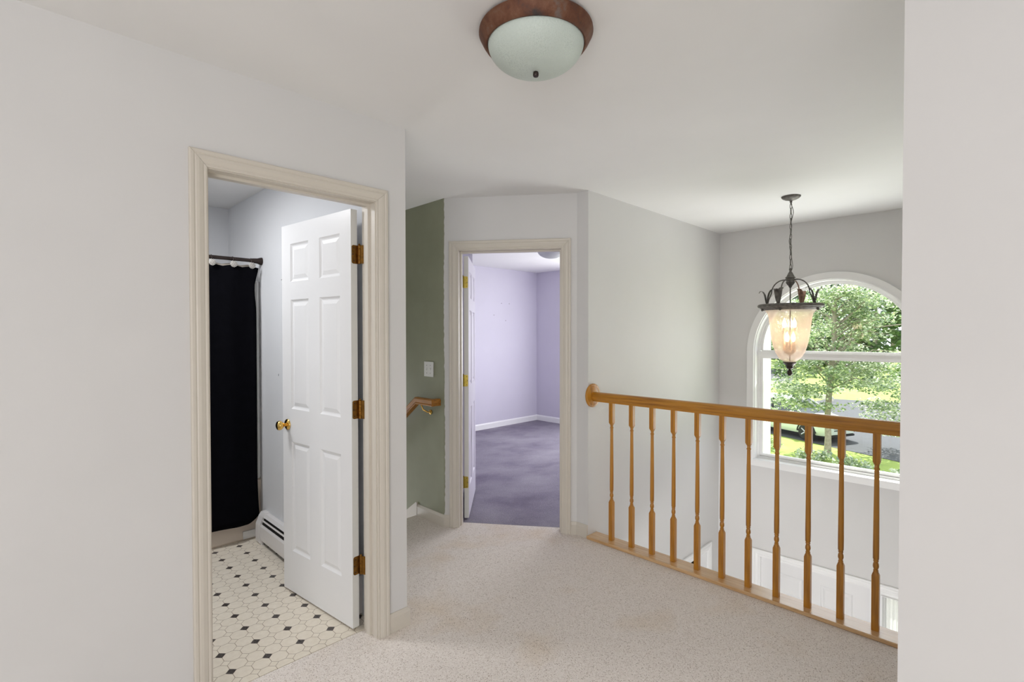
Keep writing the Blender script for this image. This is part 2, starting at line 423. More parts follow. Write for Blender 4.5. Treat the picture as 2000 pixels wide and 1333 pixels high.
def struct(o, label=None, cat=None): return tag(o, label, cat, None, 'structure')

def copy_tree(o, parent=None):
    c = o.copy(); COL.objects.link(c)
    if parent is not None: c.parent = parent
    for ch in list(o.children): copy_tree(ch, c)
    return c

def frame_fn(o, d, n):
    o = Vector(o); d = Vector(d); n = Vector(n)
    return lambda s, k, z: (o.x + d.x * s + n.x * k, o.y + d.y * s + n.y * k, o.z + z)

# ------------------------------------------------------------------ plan (metres)
HC = 2.441                       # ceiling height
YL = 2.127                       # left wall face, also stairwell wall
TW = 0.115                       # wall thickness
XK = 1.393                       # end of left wall
XG = 2.301                       # green wall face
A0 = Vector((2.301, 3.012, 0)); B0 = Vector((2.8855, 2.2254, 0))   # angled wall
XS = 2.8855
XF = 5.092                       # front wall inner face
YR = 0.195                       # right wall corner (rail dies into it)
XR = 1.50                        # right wall face
ZF = -2.75                       # foyer floor
G = -2.85                        # grade outside
XBP, YBP = 6.24, 5.65            # bedroom far walls
OX0, OX1, OZ = 0.538, 1.2305, 2.056   # bathroom door opening between jambs

# ------------------------------------------------------------------ setting: walls, floors, ceilings
b = MB()
b.box(-4.0, OX0 - .02, YL, YL + TW, 0, HC); b.box(OX1 + .02, XK, YL, YL + TW, 0, HC); b.box(OX0 - .02, OX1 + .02, YL, YL + TW, OZ + .02, HC)
struct(b.build('wall_left', M['wall']), 'white landing wall holding the bathroom doorway', 'wall')

b = MB(); b.box(XK - TW, XK, YL + TW, 6.2, 0, HC)
struct(b.build('wall_bathroom_right', M['bathwall']), 'pale bathroom wall above the baseboard heater', 'wall')
b = MB(); b.box(-.24 - TW, XK - TW, 4.49, 4.60, 0, HC)
struct(b.build('wall_bathroom_back', M['bathwall']), 'pale bathroom wall behind the bathtub', 'wall')
b = MB(); b.box(-.24 - TW, -.24, YL + TW, 4.49, 0, HC)
struct(b.build('wall_bathroom_left', M['bathwall']), 'pale bathroom wall at the far end of the tub', 'wall')

# green stair wall
b = MB(); b.box(XG, XG + TW, A0.y, 6.2, -2.75, HC)
struct(b.build('wall_stair', M['green']), 'sage green wall beside the descending stairs', 'wall')
b = MB(); b.box(XK - TW, XG + TW, 6.2, 6.3, -2.75, HC)
struct(b.build('wall_stair_end', M['green']), 'green wall at the foot of the stairs', 'wall')

# angled wall with bedroom door
dirA = (B0 - A0); LA = dirA.length; dirA.normalize()
nA = Vector((dirA.y, -dirA.x, 0))          # towards the landing
if nA.dot(Vector((0, 0, 0)) - A0) < 0: nA = -nA
FA = frame_fn(A0, dirA, nA)
BS0, BS1, BZ = 0.112, 0.868, 2.052          # bedroom door opening between jambs
b = MB(FA)
b.box(0, BS0 - .02, -TW, 0, 0, HC); b.box(BS1 + .02, LA, -TW, 0, 0, HC); b.box(BS0 - .02, BS1 + .02, -TW, 0, BZ + .02, HC)
struct(b.build('wall_angled', M['wall']), 'angled white wall holding the bedroom doorway', 'wall')
# ragged green paint lapping over the corner
random.seed(3)
b = MB(FA); zs = [i * .02 for i in range(5, 123)]
pts = [(0.004 + random.uniform(-.003, .003) + .003 * math.sin(z * 3), z) for z in zs]
b.loft([[(-.001, .0008, z), (w, .0008, z), (w, .0002, z), (-.001, .0002, z)] for w, z in pts if z < HC])
struct(b.build('trim_1', M['green']), 'ragged edge of green paint at the wall corner', 'paint edge')
# short return wall (faces -X) and stairwell wall
b = MB(); b.box(XS, XS + .02, YL, B0.y, -.28, HC)
struct(b.build('wall_return', M['wall']), 'narrow white wall return right of the bedroom doorway', 'wall')
DX0, DX1, DZT = 4.02, 4.835, -0.684         # lower opening in the stairwell wall
b = MB()
b.box(XS + .02, 5.24, YL, YL + TW, DZT, HC); b.box(XS - 4, DX0, YL, YL + TW, ZF, DZT); b.box(DX1, 5.24, YL, YL + TW, ZF, DZT)
b.box(XS - 4, XS + .02, YL, YL + TW, DZT, -.30)
struct(b.build('wall_foyer_left', M['wall']), 'tall white stairwell wall left of the arched window', 'wall')

# bedroom walls
b = MB(); b.box(XG, XBP + .12, YBP, YBP + TW, 0, HC)
struct(b.build('wall_bedroom_back', M['lilac']), 'lilac bedroom wall with nail holes', 'wall')
BW0, BW1 = 2.75, 4.25                        # bedroom window, out of the photograph's view
b = MB()
b.box(XBP, XBP + .28, YL + TW, BW0, -2.85, HC); b.box(XBP, XBP + .28, BW1, YBP, -2.85, HC); b.box(XBP, XBP + .28, BW0, BW1, -2.85, .75); b.box(XBP, XBP + .28, BW0, BW1, 2.1, HC)
struct(b.build('wall_bedroom_right', M['lilac']), 'lilac bedroom wall right of the corner', 'wall')
b = MB(); b.box(XS + .02, XBP, YL + TW, YL + TW + .02, 0, HC)
struct(b.build('wall_bedroom_front', M['lilac']), 'lilac face of the bedroom wall shared with the foyer', 'wall')
b = MB(); b.box(XG + TW, XG + TW + .02, A0.y + .12, YBP, 0, HC)
struct(b.build('wall_bedroom_left', M['lilac']), 'lilac bedroom wall behind the open door', 'wall')

b = MB(); b.box(XG + TW + .02, 3.085, 3.60, YBP - .002, 0, HC)
struct(b.build('wall_bedroom_closet', M['lilac']), 'lilac closet wall hidden behind the open bedroom door', 'wall')

# right wall by the camera, returning along the foyer
b = MB(); b.box(XR, 5.24, -4.0, YR, ZF, HC)
struct(b.build('wall_right', M['wall']), 'white wall filling the right edge of the view', 'wall')

# front wall with arched window and entrance openings
WY, WZ0, WR, WB = 1.15, 1.272, 0.645, 0.222  # arch centre, spring, clear radius, bottom
def arch_z(y): return WZ0 + math.sqrt(max(0, WR * WR - (y - WY) ** 2))
EY0, EY1, EZ = 0.42, 1.742, -0.690           # entrance opening: sidelight + door
b = MB()
X0, X1 = XF, XF + .15
b.box(X0, X1, WY + WR, YL, WB, HC); b.box(X0, X1, YR, WY - WR, WB, HC)
b.box(X0, X1, YR, YL, EZ, WB); b.box(X0, X1, EY1, YL, ZF, EZ); b.box(X0, X1, YR, EY0, ZF, EZ)
na = 36
ys = [WY - WR * math.cos(PI * k / na) for k in range(na + 1)]
for y0, y1 in zip(ys, ys[1:]):
    i = [b.pt(p) for p in ((X0, y0, arch_z(y0)), (X0, y1, arch_z(y1)), (X0, y1, HC), (X0, y0, HC), (X1, y0, arch_z(y0)), (X1, y1, arch_z(y1)), (X1, y1, HC), (X1, y0, HC))]
    b.face((i[0], i[3], i[2], i[1])); b.face((i[4], i[5], i[6], i[7])); b.face((i[0], i[1], i[5], i[4]))
struct(b.build('wall_front', M['wall']), 'white foyer wall around the arched window', 'wall')

# ceilings
b = MB(); b.box(-4, XK - TW, -4, YL, HC, HC + .12); b.box(XK - TW, XG + TW, -4, 6.3, HC, HC + .12); b.box(XG + TW, XS + .05, -4, A0.y + .1, HC, HC + .12); b.box(XS + .05, 5.30, -4, YL + .05, HC, HC + .12)
struct(b.build('ceiling', M['ceiling']), 'white ceiling over the landing and foyer', 'ceiling')
b = MB(); b.box(-.4, XK - TW, YL, 4.7, HC, HC + .12)
struct(b.build('ceiling_bathroom', M['ceiling']), 'white bathroom ceiling', 'ceiling')
b = MB(); b.box(XS + .05, 6.5, YL + .05, 6.0, HC, HC + .12); b.box(XG + TW, XS + .05, A0.y + .1, 6.0, HC, HC + .12)
struct(b.build('ceiling_bedroom', M['ceiling']), 'white bedroom ceiling', 'ceiling')

# floors
XO = 2.985                                    # edge of the stairwell opening
b = MB()
b.box(-4, XO, -4, YL - .002, -.28, 0)
b.box(OX0 - .02, OX1 + .02, YL - .002, 2.2365, -.28, 0)
b.box(XK, XG, YL - .002, 3.36, -.28, 0)
i = [b.pt(p) for p in ((XG, YL - .002, 0), (XS + .02, YL - .002, 0), (XS + .02, B0.y, 0), tuple(FA(LA, -.105, 0)), tuple(FA(0, -.105, 0)), (XG, A0.y, 0))]
b.face(i)
struct(b.build('floor', M['carpet']), 'beige flecked loop carpet on the landing', 'carpet')
b = MB(); b.box(-.24, XK - TW, 2.2398, 4.49, -.28, .001)
struct(b.build('floor_bathroom', M['vinyl']), 'cream vinyl bathroom floor with octagons and dark diamonds', 'floor')
b = MB()
i = [b.pt(p) for p in (tuple(FA(BS0, -.105, .001)), tuple(FA(BS1, -.105, .001)), (XS + .02, B0.y + .04, .001), (XS + .02, YL + TW, .001), (XBP, YL + TW, .001), (XBP, YBP, .001), (XG + TW, YBP, .001), (XG + TW, A0.y + .08, .001))]
b.face(i)
b.box(XG + TW, XBP, 3.2, YBP, -.28, -.02)
struct(b.build('floor_bedroom', M['purple']), 'purple cut pile carpet in the bedroom', 'carpet')
b = MB(); b.box(-1.2, 5.24, -3, YL + 2.5, ZF - .1, ZF)
struct(b.build('floor_foyer', M['white']), 'foyer floor below the railing', 'floor')
# room behind the lower opening; near-black walls carry its shade
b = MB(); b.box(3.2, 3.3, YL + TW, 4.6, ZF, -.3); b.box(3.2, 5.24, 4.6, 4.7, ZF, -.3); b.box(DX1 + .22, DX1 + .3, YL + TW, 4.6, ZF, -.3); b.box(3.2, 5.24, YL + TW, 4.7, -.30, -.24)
struct(b.build('wall_lower_room', M['dark']), 'room behind the lower foyer opening, its shade painted as near-black walls', 'wall')
b = MB(); b.box(-1.3, -1.2, -3, YL, ZF, -.28); b.box(-1.2, XR, -3.1, -3.0, ZF, -.28)
struct(b.build('wall_foyer_rear', M['wall']), 'rear wall of the foyer under the landing', 'wall')
b = MB(); b.box(-4.1, -4.0, -4, 2.3, 0, HC); b.box(-4.0, XR, -4.1, -4.0, 0, HC)
struct(b.build('wall_rear', M['wall']), 'landing walls behind the viewpoint', 'wall')

# stairs going down beside the green wall
b = MB()
for k in range(1, 10):
    b.box(XK, XG - .001, 3.36 + .25 * (k - 1), 3.36 + .25 * k, -.19 * k - .6, -.19 * k)
struct(b.build('floor_stair', M['carpet']), 'carpeted stairs descending past the green wall', 'stairs')

# ------------------------------------------------------------------ trim: casings and jambs
CAS = [(0.0, 0.0), (0.0, .009), (.006, .011), (.012, .0095), (.016, .012), (.030, .0165), (.040, .0165), (.045, .0145), (.050, .0175), (.060, .0180), (.0645, .0145), (.0645, 0.0)]
def casing(name, T, s0, s1, zh, mat, z0=0.0, prof=CAS, jamb=None, stop=True, label=None, legs=(True, True)):
    g = .0006
    b = MB(T)
    if legs[0]: b.loft([[(s0 - w, t, z0) for w, t in prof], [(s0 - w, t, zh + w - g) for w, t in prof]])
    if legs[1]: b.loft([[(s1 + w, t, z0) for w, t in reversed(prof)], [(s1 + w, t, zh + w - g) for w, t in reversed(prof)]])
    b.loft([[(s0 - w + g, t, zh + w) for w, t in prof], [(s1 + w - g, t, zh + w) for w, t in prof]])
    o = b.build(name, mat)
    struct(o, label, 'door trim')
    if jamb:
        d0, d1 = jamb; r = .004 if name == 'trim_2' else .006
        b = MB(T)
        b.box(s0 - .0195, s0 + r, d0, d1, z0, zh - r); b.box(s1 - r, s1 + .0195, d0, d1, z0, zh - r); b.box(s0 - .0195, s1 + .0195, d0, d1, zh - r, zh + .0195)
        if stop:
            e0, e1 = stop
            b.box(s0 + r, s0 + r + .011, e0, e1, z0, zh - r - .011); b.box(s1 - r - .011, s1 - r, e0, e1, z0, zh - r - .011); b.box(s0 + r, s1 - r, e0, e1, zh - r - .011, zh - r)
        j = b.build('jamb', mat, o)
    return o
T_L = frame_fn((0, YL, 0), (1, 0, 0), (0, -1, 0))
casing('trim_2', T_L, OX0 - .004, OX1 - .002, OZ + .002, M['casing'], prof=[(w * .915, t) for w, t in CAS], jamb=(-TW - .002, .002), stop=(-.078, -.045), label='cream moulded casing around the bathroom doorway')
casing('trim_3', FA, BS0 - .004, BS1 + .004, BZ + .004, M['casing'], jamb=(-TW - .002, .002), stop=(-.078, -.045), label='cream moulded casing around the bedroom doorway')

# baseboards
BB = [(0, 0), (.012, 0), (.012, .070), (.009, .078), (.006, .084), (.004, .089), (0, .090)]
def board(b, T, s0, s1): b.loft([[(s0, d, z) for d, z in BB], [(s1, d, z) for d, z in BB]])
b = MB(); b.sweep(BB, [(OX1 + .0570, YL, 0), (XK, YL, 0), (XK, 3.35, 0)]); b.sweep(BB, [(-3.99, YL, 0), (OX0 - .0635, YL, 0)])
struct(b.build('baseboard_left', M['casing']), 'cream baseboard right of the bathroom doorway', 'baseboard')
pe = FA(BS0 - .0685, 0, 0)
b = MB(); b.sweep(BB, [(XG, 3.350, 0), (XG, A0.y, 0), pe])
b.box(XG - .014, XG, 3.350, 3.366, -.01, .104)
struct(b.build('baseboard_stair', M['casing']), 'cream baseboard under the green wall', 'baseboard')
# sloping stair skirt
b = MB()
b.loft([[(XG, 3.366, -.16), (XG - .012, 3.366, -.16), (XG - .012, 3.366, .104), (XG, 3.366, .104)], [(XG, 5.6, -1.77), (XG - .012, 5.6, -1.77), (XG - .012, 5.6, -1.50), (XG, 5.6, -1.50)]])
struct(b.build('trim_4', M['casing']), 'cream skirt board sloping down the stairs', 'skirt board')
b = MB(); b.sweep(BB, [FA(BS1 + .0690, 0, 0), (B0.x, B0.y, 0), (XS, YL + .001, 0)])
struct(b.build('baseboard_return', M['casing']), 'cream baseboard right of the bedroom doorway', 'baseboard')
b = MB(); b.sweep(BB, [(3.09, YBP, 0), (XBP, YBP, 0), (XBP, 2.4, 0)])
struct(b.build('baseboard_bedroom', M['white']), 'white baseboard along the lilac walls', 'baseboard')

# lower foyer casings
T_F = frame_fn((0, YL, 0), (1, 0, 0), (0, -1, 0))
WIDE = [(w * 1.08, t) for w, t in CAS]
casing('trim_5', T_F, DX0, DX1, DZT, M['white'], z0=ZF, prof=WIDE, jamb=(-TW, .001), stop=False, label='white casing around the lower foyer opening')
T_E = frame_fn((XF, 0, 0), (0, 1, 0), (-1, 0, 0))
casing('trim_6', T_E, EY0, EY1 - .012, EZ - .004, M['white'], z0=ZF, prof=[(w * 1.0, t) for w, t in CAS], jamb=(-.13, .001), stop=(-.128, -.084), label='white casing over the front door and sidelight')

# ------------------------------------------------------------------ doors
def six_panel(b, w, h, t, T, both=True):
    """6-panel leaf in local coords: s 0..w from hinge, d 0..-t (front face d=0), z 0..h"""
    st = .093 * w / .66; mul = .105 * w / .66
    pw = (w - 2 * st - mul) / 2
    cols = [(st, st + pw), (st + pw + mul, w - st)]
    rows = [(.228, .836), (1.018, 1.618), (1.716, 1.924)]
    k = h / 2.03
    rows = [(a * k, c * k) for a, c in rows]
    b.T = T
    ss = [0, *cols[0], *cols[1], w]; zz = [0] + [x for r in rows for x in r] + [h]
    for side in ((0.0, 1), (-t, -1)):
        d0, sg = side
        def F(ids): b.face(ids if sg > 0 else tuple(reversed(ids)))
        for i in range(len(ss) - 1):
            for j in range(len(zz) - 1):
                panel = i in (1, 3) and j in (1, 3, 5)
                s0, s1, z0, z1 = ss[i], ss[i + 1], zz[j], zz[j + 1]
                if not panel:
                    F([b.pt((s0, d0, z0)), b.pt((s1, d0, z0)), b.pt((s1, d0, z1)), b.pt((s0, d0, z1))])
                else:
                    rings = []
                    for ins, dep in ((0, 0), (.004, -.0035), (.010, -.0075), (.016, -.0085), (.036, -.0030), (.040, -.0030)):
                        dd = d0 + sg * dep
                        rings.append([b.pt((s0 + ins, dd, z0 + ins)), b.pt((s1 - ins, dd, z0 + ins)), b.pt((s1 - ins, dd, z1 - ins)), b.pt((s0 + ins, dd, z1 - ins))])
                    for r0, r1 in zip(rings, rings[1:]):
                        for q in range(4): F([r0[q], r0[(q + 1) % 4], r1[(q + 1) % 4], r1[q]])
                    F(rings[-1])
    # edges
    for (sa, sb) in ((0, 0), (w, w)):
        ids = [b.pt((sa, 0, 0)), b.pt((sa, 0, h)), b.pt((sa, -t, h)), b.pt((sa, -t, 0))]
        b.cur = 1; b.face(ids if sa == 0 else tuple(reversed(ids))); b.cur = 0
    for z in (0, h):
        ids = [b.pt((0, 0, z)), b.pt((0, -t, z)), b.pt((w, -t, z)), b.pt((w, 0, z))]
        b.face(ids if z == 0 else tuple(reversed(ids)))

def hinge(parent, T, zc, mat, pin, jamb_dir, plate_d=(-.038, -.0045)):
    """leaf plate on the hinge edge (s=0), barrel at pin (s,d), jamb plate going along jamb_dir (s,d)"""
    b = MB(T); h = .0445
    # door plate on the hinge edge: rounded corners towards the face, running back to the barrel
    din, dout = plate_d; r = .009
    o1 = [(dout - r + r * math.cos(math.radians(a)), -h + r + r * math.sin(math.radians(a))) for a in (270, 292, 315, 338, 360)]
    o2 = [(dout - r + r * math.cos(math.radians(a)), h - r + r * math.sin(math.radians(a))) for a in (0, 22, 45, 68, 90)]
    poly = o1 + o2 + [(din, h), (din, -h)]
    b.loft([[(-.0022, d, zc + z) for d, z in poly], [(.0005, d, zc + z) for d, z in poly]])
    ps, pd = pin
    def strip(p, q):
        L = math.hypot(q[0] - p[0], q[1] - p[1]); nx, nd = -(q[1] - p[1]) / L * .001, (q[0] - p[0]) / L * .001
        b.loft([[(e[0] + nx, e[1] + nd, zc - h), (e[0] - nx, e[1] - nd, zc - h), (e[0] - nx, e[1] - nd, zc + h), (e[0] + nx, e[1] + nd, zc + h)] for e in (p, q)])
    strip((-.001, din), (ps, pd))
    strip((ps, pd), (ps + jamb_dir[0] * .026, pd + jamb_dir[1] * .026))
    o = b.build('hinge', mat, parent)
    b = MB(T); r = .0062
    for k in range(5):
        z0 = zc - h + k * 2 * h / 5
        b.lathe([(r * .86, z0 + .0003), (r, z0 + .0012), (r, z0 + 2 * h / 5 - .0012), (r * .86, z0 + 2 * h / 5 - .0003)], (ps, pd, 0), 12)
    b.lathe([(.0045, zc + h), (.0062, zc + h + .002), (.005, zc + h + .005), (.0015, zc + h + .009)], (ps, pd, 0), 12)
    b.build('pin', mat, o, smooth=40)
    b = MB(T)
    for dz, dd in ((-.031, -.015), (0, -.010), (.031, -.015)):
        b.lathe([(.0034, -.0030), (.0034, -.0018)], (0, dd, zc + dz), 8, axis='x')
    b.build('screw', M['screw'], o)
    return o

def knob_set(parent, T, s, z, side=1, d=0.0):
    b = MB(T); n = 24
    prof_r = [(.031, 0), (.031, .003), (.027, .007), (.018, .011), (.014, .013)]
    b.lathe([(r, d + side * h) for r, h in prof_r], (s, 0, z), n, axis='y')
    k = b.build('knob_rosette', M['brass'], parent, smooth=50)
    b = MB(T)
    prof = [(.010, .011), (.0095, .022), (.012, .028), (.020, .033), (.0255, .042), (.026, .049), (.023, .057), (.014, .062), (.004, .0635)]
    b.lathe([(r, d + side * h) for r, h in prof], (s, 0, z), n, axis='y')
    b.build('knob', M['brass'], k, smooth=50)

# bathroom door: leaf from hinge corner towards the tub, front (hall-side) face towards -X
h0 = Vector((1.1745, 2.2620, .012)); h1 = Vector((1.1020, 2.9230, .012)); dv = (h1 - h0).normalized(); nv = Vector((-dv.y, dv.x, 0))
if nv.x > 0: nv = -nv
T_B = frame_fn(h0, dv, nv)
b = MB(); six_panel(b, .665, 2.028, .035, T_B)
d1 = struct(b.build('door_1', [M['door'], M['edge']]), 'white six panel bathroom door standing open, brass knob', 'door')
for z in (1.812, 1.062, .302): hinge(d1, T_B, z, M['oldbrass'], (-.013, -.0385), (-.934, -.35))
knob_set(d1, T_B, .612, .925, 1)
knob_set(d1, T_B, .612, .925, -1, -.035)
b = MB(T_B); b.box(.664, .6662, -.030, -.006, .895, .955); b.build('latch_plate', M['brass'], d1)

# bedroom door: hinge at the left jamb, swung into the bedroom
bh = Vector((2.5215, 2.9905, .014)); th = math.radians(45.0)
dv2 = Vector((math.cos(th), math.sin(th), 0)); nv2 = Vector((dv2.y, -dv2.x, 0))   # faces +X,-Y (visible face)
T_D = frame_fn(bh, dv2, nv2)
b = MB(); six_panel(b, .72, 2.022, .035, T_D)
d2 = struct(b.build('door_2', [M['lildoor'], M['edge']]), 'scuffed white bedroom door swung in to the left, three brass hinges', 'door')
for z in (1.822, 1.064, .277): hinge(d2, T_D, z, M['dullbrass'], (-.008, -.041), (-.60, -.60))
random.seed(11)
b = MB(T_D)
for (s, z, w, h) in ((.08, .42, .018, .09), (.30, .55, .03, .12), (.12, .60, .01, .05), (.30, .98, .02, .05)):
    n = 7; ring = []
    for k in range(n):
        a = 2 * PI * k / n; q = random.uniform(.5, 1.0)
        ring.append((s + w * q * math.cos(a), .0006, z + h * q * math.sin(a)))
    b.face([b.pt(p) for p in ring])
b.build('scuff', M['white'], d2)

# front door and sidelight (lower foyer)
T_FD = frame_fn((XF + .035, 1.731, ZF + .015), (0, -1, 0), (-1, 0, 0))
b = MB(); six_panel(b, .874, 2.028, .045, T_FD)
d3 = struct(b.build('door_3', [M['door'], M['edge']]), 'white six panel front door below the railing', 'door')
for z in (1.82, 1.05, .25):
    b = MB(T_FD); b.lathe([(.006, z - .05), (.006, z + .05)], (-.004, .008, 0), 10); b.box(-.016, 0, .001, .004, z - .05, z + .05)
    b.build('hinge', M['iron'], d3)
knob_set(d3, T_FD, .81, .95, 1)
b = MB(T_FD); b.box(.002, .872, -.03, -.012, 2.0285, 2.0325); b.build('gap_shade', M['dark'], d3)  # dark strip: shade of the gap above the door put into colour
b = MB(T_E); b.box(.79, .852, -.13, -.004, ZF, EZ)
struct(b.build('trim_7', M['white']), 'white post between the front door and sidelight', 'door post')
b = MB(T_E)
b.box(EY0 + .004, EY0 + .05, -.07, -.03, ZF + .2, EZ - .012); b.box(.745, .788, -.07, -.03, ZF + .2, EZ - .012); b.box(EY0 + .05, .745, -.07, -.03, EZ - .058, EZ - .012); b.box(EY0 + .004, .788, -.07, -.03, ZF, ZF + .2)
w2 = struct(b.build('window_2', M['white']), 'narrow sidelight window beside the front door', 'window')
b = MB(T_E); b.box(EY0 + .05, .745, -.054, -.050, ZF + .2, EZ - .058); b.build('pane', M['pane'], w2)
# sheer curtain on the sidelight
b = MB(T_E); n = 90
def sheer(y): return -.019 + .006 * math.sin(y * 210) + .003 * math.sin(y * 470 + 1)
ysr = [EY0 + .03 + (.772 - EY0 - .03) * k / n for k in range(n + 1)]
for k in range(n):
    y0, y1 = ysr[k], ysr[k + 1]
    b.face([b.pt((y0, sheer(y0), ZF + .25)), b.pt((y1, sheer(y1), ZF + .25)), b.pt((y1, sheer(y1) * .6 - .008, EZ - .05)), b.pt((y0, sheer(y0) * .6 - .008, EZ - .05))])
sh = tag(b.build('sheer_curtain', M['sheer'], smooth=60), 'gathered white sheer curtain over the sidelight glass', 'curtain')
b = MB(T_E); b.tube([(EY0 + .02, -.020, EZ - .048), (.78, -.020, EZ - .048)], .004, 8); b.build('curtain_rod', M['white'], sh)

# ------------------------------------------------------------------ arched window
def arch_ring(b, r0, r1, d0, d1, zb, n=40, bottom=True):
    """inverted-U band (legs, half-round head, bottom) between radii r0<r1 in depth d0..d1 (d>0 into room)"""
    def path(r, zb_):
        p = [(WY + r, zb_)]
        p += [(WY + r * math.cos(PI * k / n), WZ0 + r * math.sin(PI * k / n)) for k in range(n + 1)]
        p += [(WY - r, zb_)]
        return p
    pi_, po = path(r0, zb + (r1 - r0) if bottom else zb), path(r1, zb)
    rings = [[(y0, d1, z0), (y1, d1, z1), (y1, d0, z1), (y0, d0, z0)] for (y0, z0), (y1, z1) in zip(pi_, po)]
    if bottom: rings.append(rings[0])
    b.loft(rings, cap=not bottom)
b = MB(T_E)
arch_ring(b, .612, .633, -.120, -.070, .2305); arch_ring(b, .6325, .6447, -.125, .0005, .2193)
b.box(WY - .625, WY + .625, -.115, -.055, 1.226, 1.256)
b.box(WY - .62, WY + .62, -.115, -.068, 1.214, 1.268)
w1 = struct(b.build('window_1', M['white'], smooth=30), 'tall white arched window beside the hanging lantern', 'window')
b = MB(T_E); arch_ring(b, .6405, .702, .0, .019, .170); arch_ring(b, .641, .652, .019, .023, .2195)
b.build('casing', M['white'], w1, smooth=30)
b = MB(T_E)   # lower sash
b.box(WY - .613, WY - .587, -.112, -.082, WB + .032, 1.214); b.box(WY + .587, WY + .613, -.112, -.082, WB + .032, 1.214); b.box(WY - .587, WY + .587, -.112, -.082, WB + .032, .279); b.box(WY - .587, WY + .587, -.112, -.082, 1.199, 1.214)
s1 = b.build('lower_sash', M['white'], w1)
b = MB(T_E); b.box(WY - .588, WY + .588, -.100, -.096, .278, 1.200); b.build('pane', M['pane'], s1)
b = MB(T_E)   # half-round sash
n = 40
rings = []
for k in range(n + 1):
    a = PI * k / n; c, q = math.cos(a), math.sin(a)
    rings.append([(WY + .587 * c, -.082, WZ0 + .004 + .600 * q), (WY + .613 * c, -.082, WZ0 + .004 + .612 * q), (WY + .613 * c, -.112, WZ0 + .004 + .612 * q), (WY + .587 * c, -.112, WZ0 + .004 + .600 * q)])
b.loft(rings)
b.box(WY - .600, WY + .600, -.112, -.082, 1.266, 1.279)
s2 = b.build('arched_sash', M['white'], w1, smooth=30)
b = MB(T_E)
fr = [(WY + .588 * math.cos(PI * k / n), -.096, 1.277 + .600 * math.sin(PI * k / n)) for k in range(n + 1)]
bk = [(p[0], -.100, p[2]) for p in fr]
b.loft([bk, fr]); b.build('pane', M['pane'], s2)

# ------------------------------------------------------------------ balustrade
XB = 2.930
bal = thing('balustrade', 'honey oak railing with eleven turned balusters along the stairwell edge', 'railing', (XB, 1.16, 0))
def T_bal(x, y, z): return (x, y, z)
RZ = .965
prof = [(-.020, 0), (.020, 0), (.0225, .010), (.0225, .014), (.028, .019), (.0305, .030), (.0300, .046), (.0245, .057), (.013, .0640), (-.013, .0640), (-.0245, .057), (-.0300, .046), (-.0305, .030), (-.028, .019), (-.0225, .014), (-.0225, .010)]
b = MB(); b.sweep(prof, [(0, YL - .022 - 1.16, RZ), (0, YR + .001 - 1.16, RZ)])
b.build('handrail', M['oak_y'], bal, smooth=35)
b = MB()
b.lathe([(.074, -.0005), (.083, -.004), (.083, -.012), (.078, -.017), (.064, -.018), (.060, -.0215), (.030, -.0225), (.001, -.0225)][::-1], (0, YL - 1.16, 1.004), 40, axis='y')
b.build('rosette', M['oak_z'], bal, smooth=40)
b = MB(); b.bbox(2.862 - XB, 2.987 - XB, YR + .001 - 1.16, YL - .001 - 1.16, 0.0, .021, .004)
b.build('shoe_plate', wood('oak_base_plate', 1, (0.50, 0.28, 0.11), (0.66, 0.43, 0.22), 0.25, 1.0), bal)
def baluster_mesh():
    b = MB(); hs = .0150; r = lambda q: q
    def sq(h, z): return [(-h, -h, z), (h, -h, z), (h, h, z), (-h, h, z)]
    def oc(h, z, k=.35):
        c = h * k
        return [(-h + c, -h, z), (h - c, -h, z), (h, -h + c, z), (h, h - c, z), (h - c, h, z), (-h + c, h, z), (-h, h - c, z), (-h, -h + c, z)]
    e = .0012
    b.loft([oc(hs, .020, .08), oc(hs, .284, .08), oc(.0130, .292, .30), oc(.0095, .303, .55)])
    b.loft([oc(.0095, .814, .55), oc(.0130, .822, .35), oc(hs, .831, .08), oc(hs, .9655, .08)])
    P = [(.0085, .300), (.0110, .304), (.0110, .309), (.0085, .312), (.0100, .317), (.0128, .327), (.0120, .337), (.0095, .346), (.0088, .349), (.0112, .352), (.0112, .356), (.0095, .359), (.0128, .364), (.0130, .42), (.0124, .52), (.0112, .66), (.0100, .786), (.0098, .790), (.0122, .793), (.0122, .798), (.0098, .801), (.0092, .806), (.0105, .812), (.0095, .817)]
    b.lathe(P, (0, 0, 0), 20)
    return b
ball = [1.960, 1.803, 1.653, 1.505, 1.352, 1.203, 1.056, .909, .758, .612, .468]
b0 = baluster_mesh().build('baluster', M['oak_z'], bal, smooth=35, loc=(0, ball[0] - 1.16, 0))
for y in ball[1:]:
    c = b0.copy(); COL.objects.link(c); c.parent = bal; c.location = (0, y - 1.16, 0)

# stair handrail on the green wall
sr = thing('stair_handrail', 'short brown oak handrail sloping down the green wall', 'handrail', (XG, 3.2, .93))
prof = [(-.021, -.026), (.021, -.026), (.023, -.018), (.018, -.010), (.023, -.002), (.023, .016), (.015, .025), (-.015, .025), (-.023, .016), (-.023, -.002), (-.018, -.010), (-.023, -.018)]
b = MB(lambda x, y, z: (x - XG, y - 3.2, z - .93))
b.sweep(prof, [(XG - .001, 3.072, .928), (2.238, 3.072, .928), (2.238, 3.268, .928), (2.238, 5.3, .928 - 2.032 * .73)])
b.build('rail', M['oak_x'], sr, smooth=30)
b = MB(lambda x, y, z: (x - XG, y - 3.2, z - .93))
b.lathe([(.018, -.0005), (.018, -.006), (.008, -.009)], (XG, 3.175, .84), 14, axis='x')
b.tube([(XG - .004, 3.175, .84), (XG - .03, 3.18, .842), (XG - .055, 3.20, .862), (2.238, 3.215, .900)], .006, 8)
b.box(2.232, 2.244, 3.19, 3.24, .898, .903)
b.build('bracket', M['brass'], sr, smooth=50)

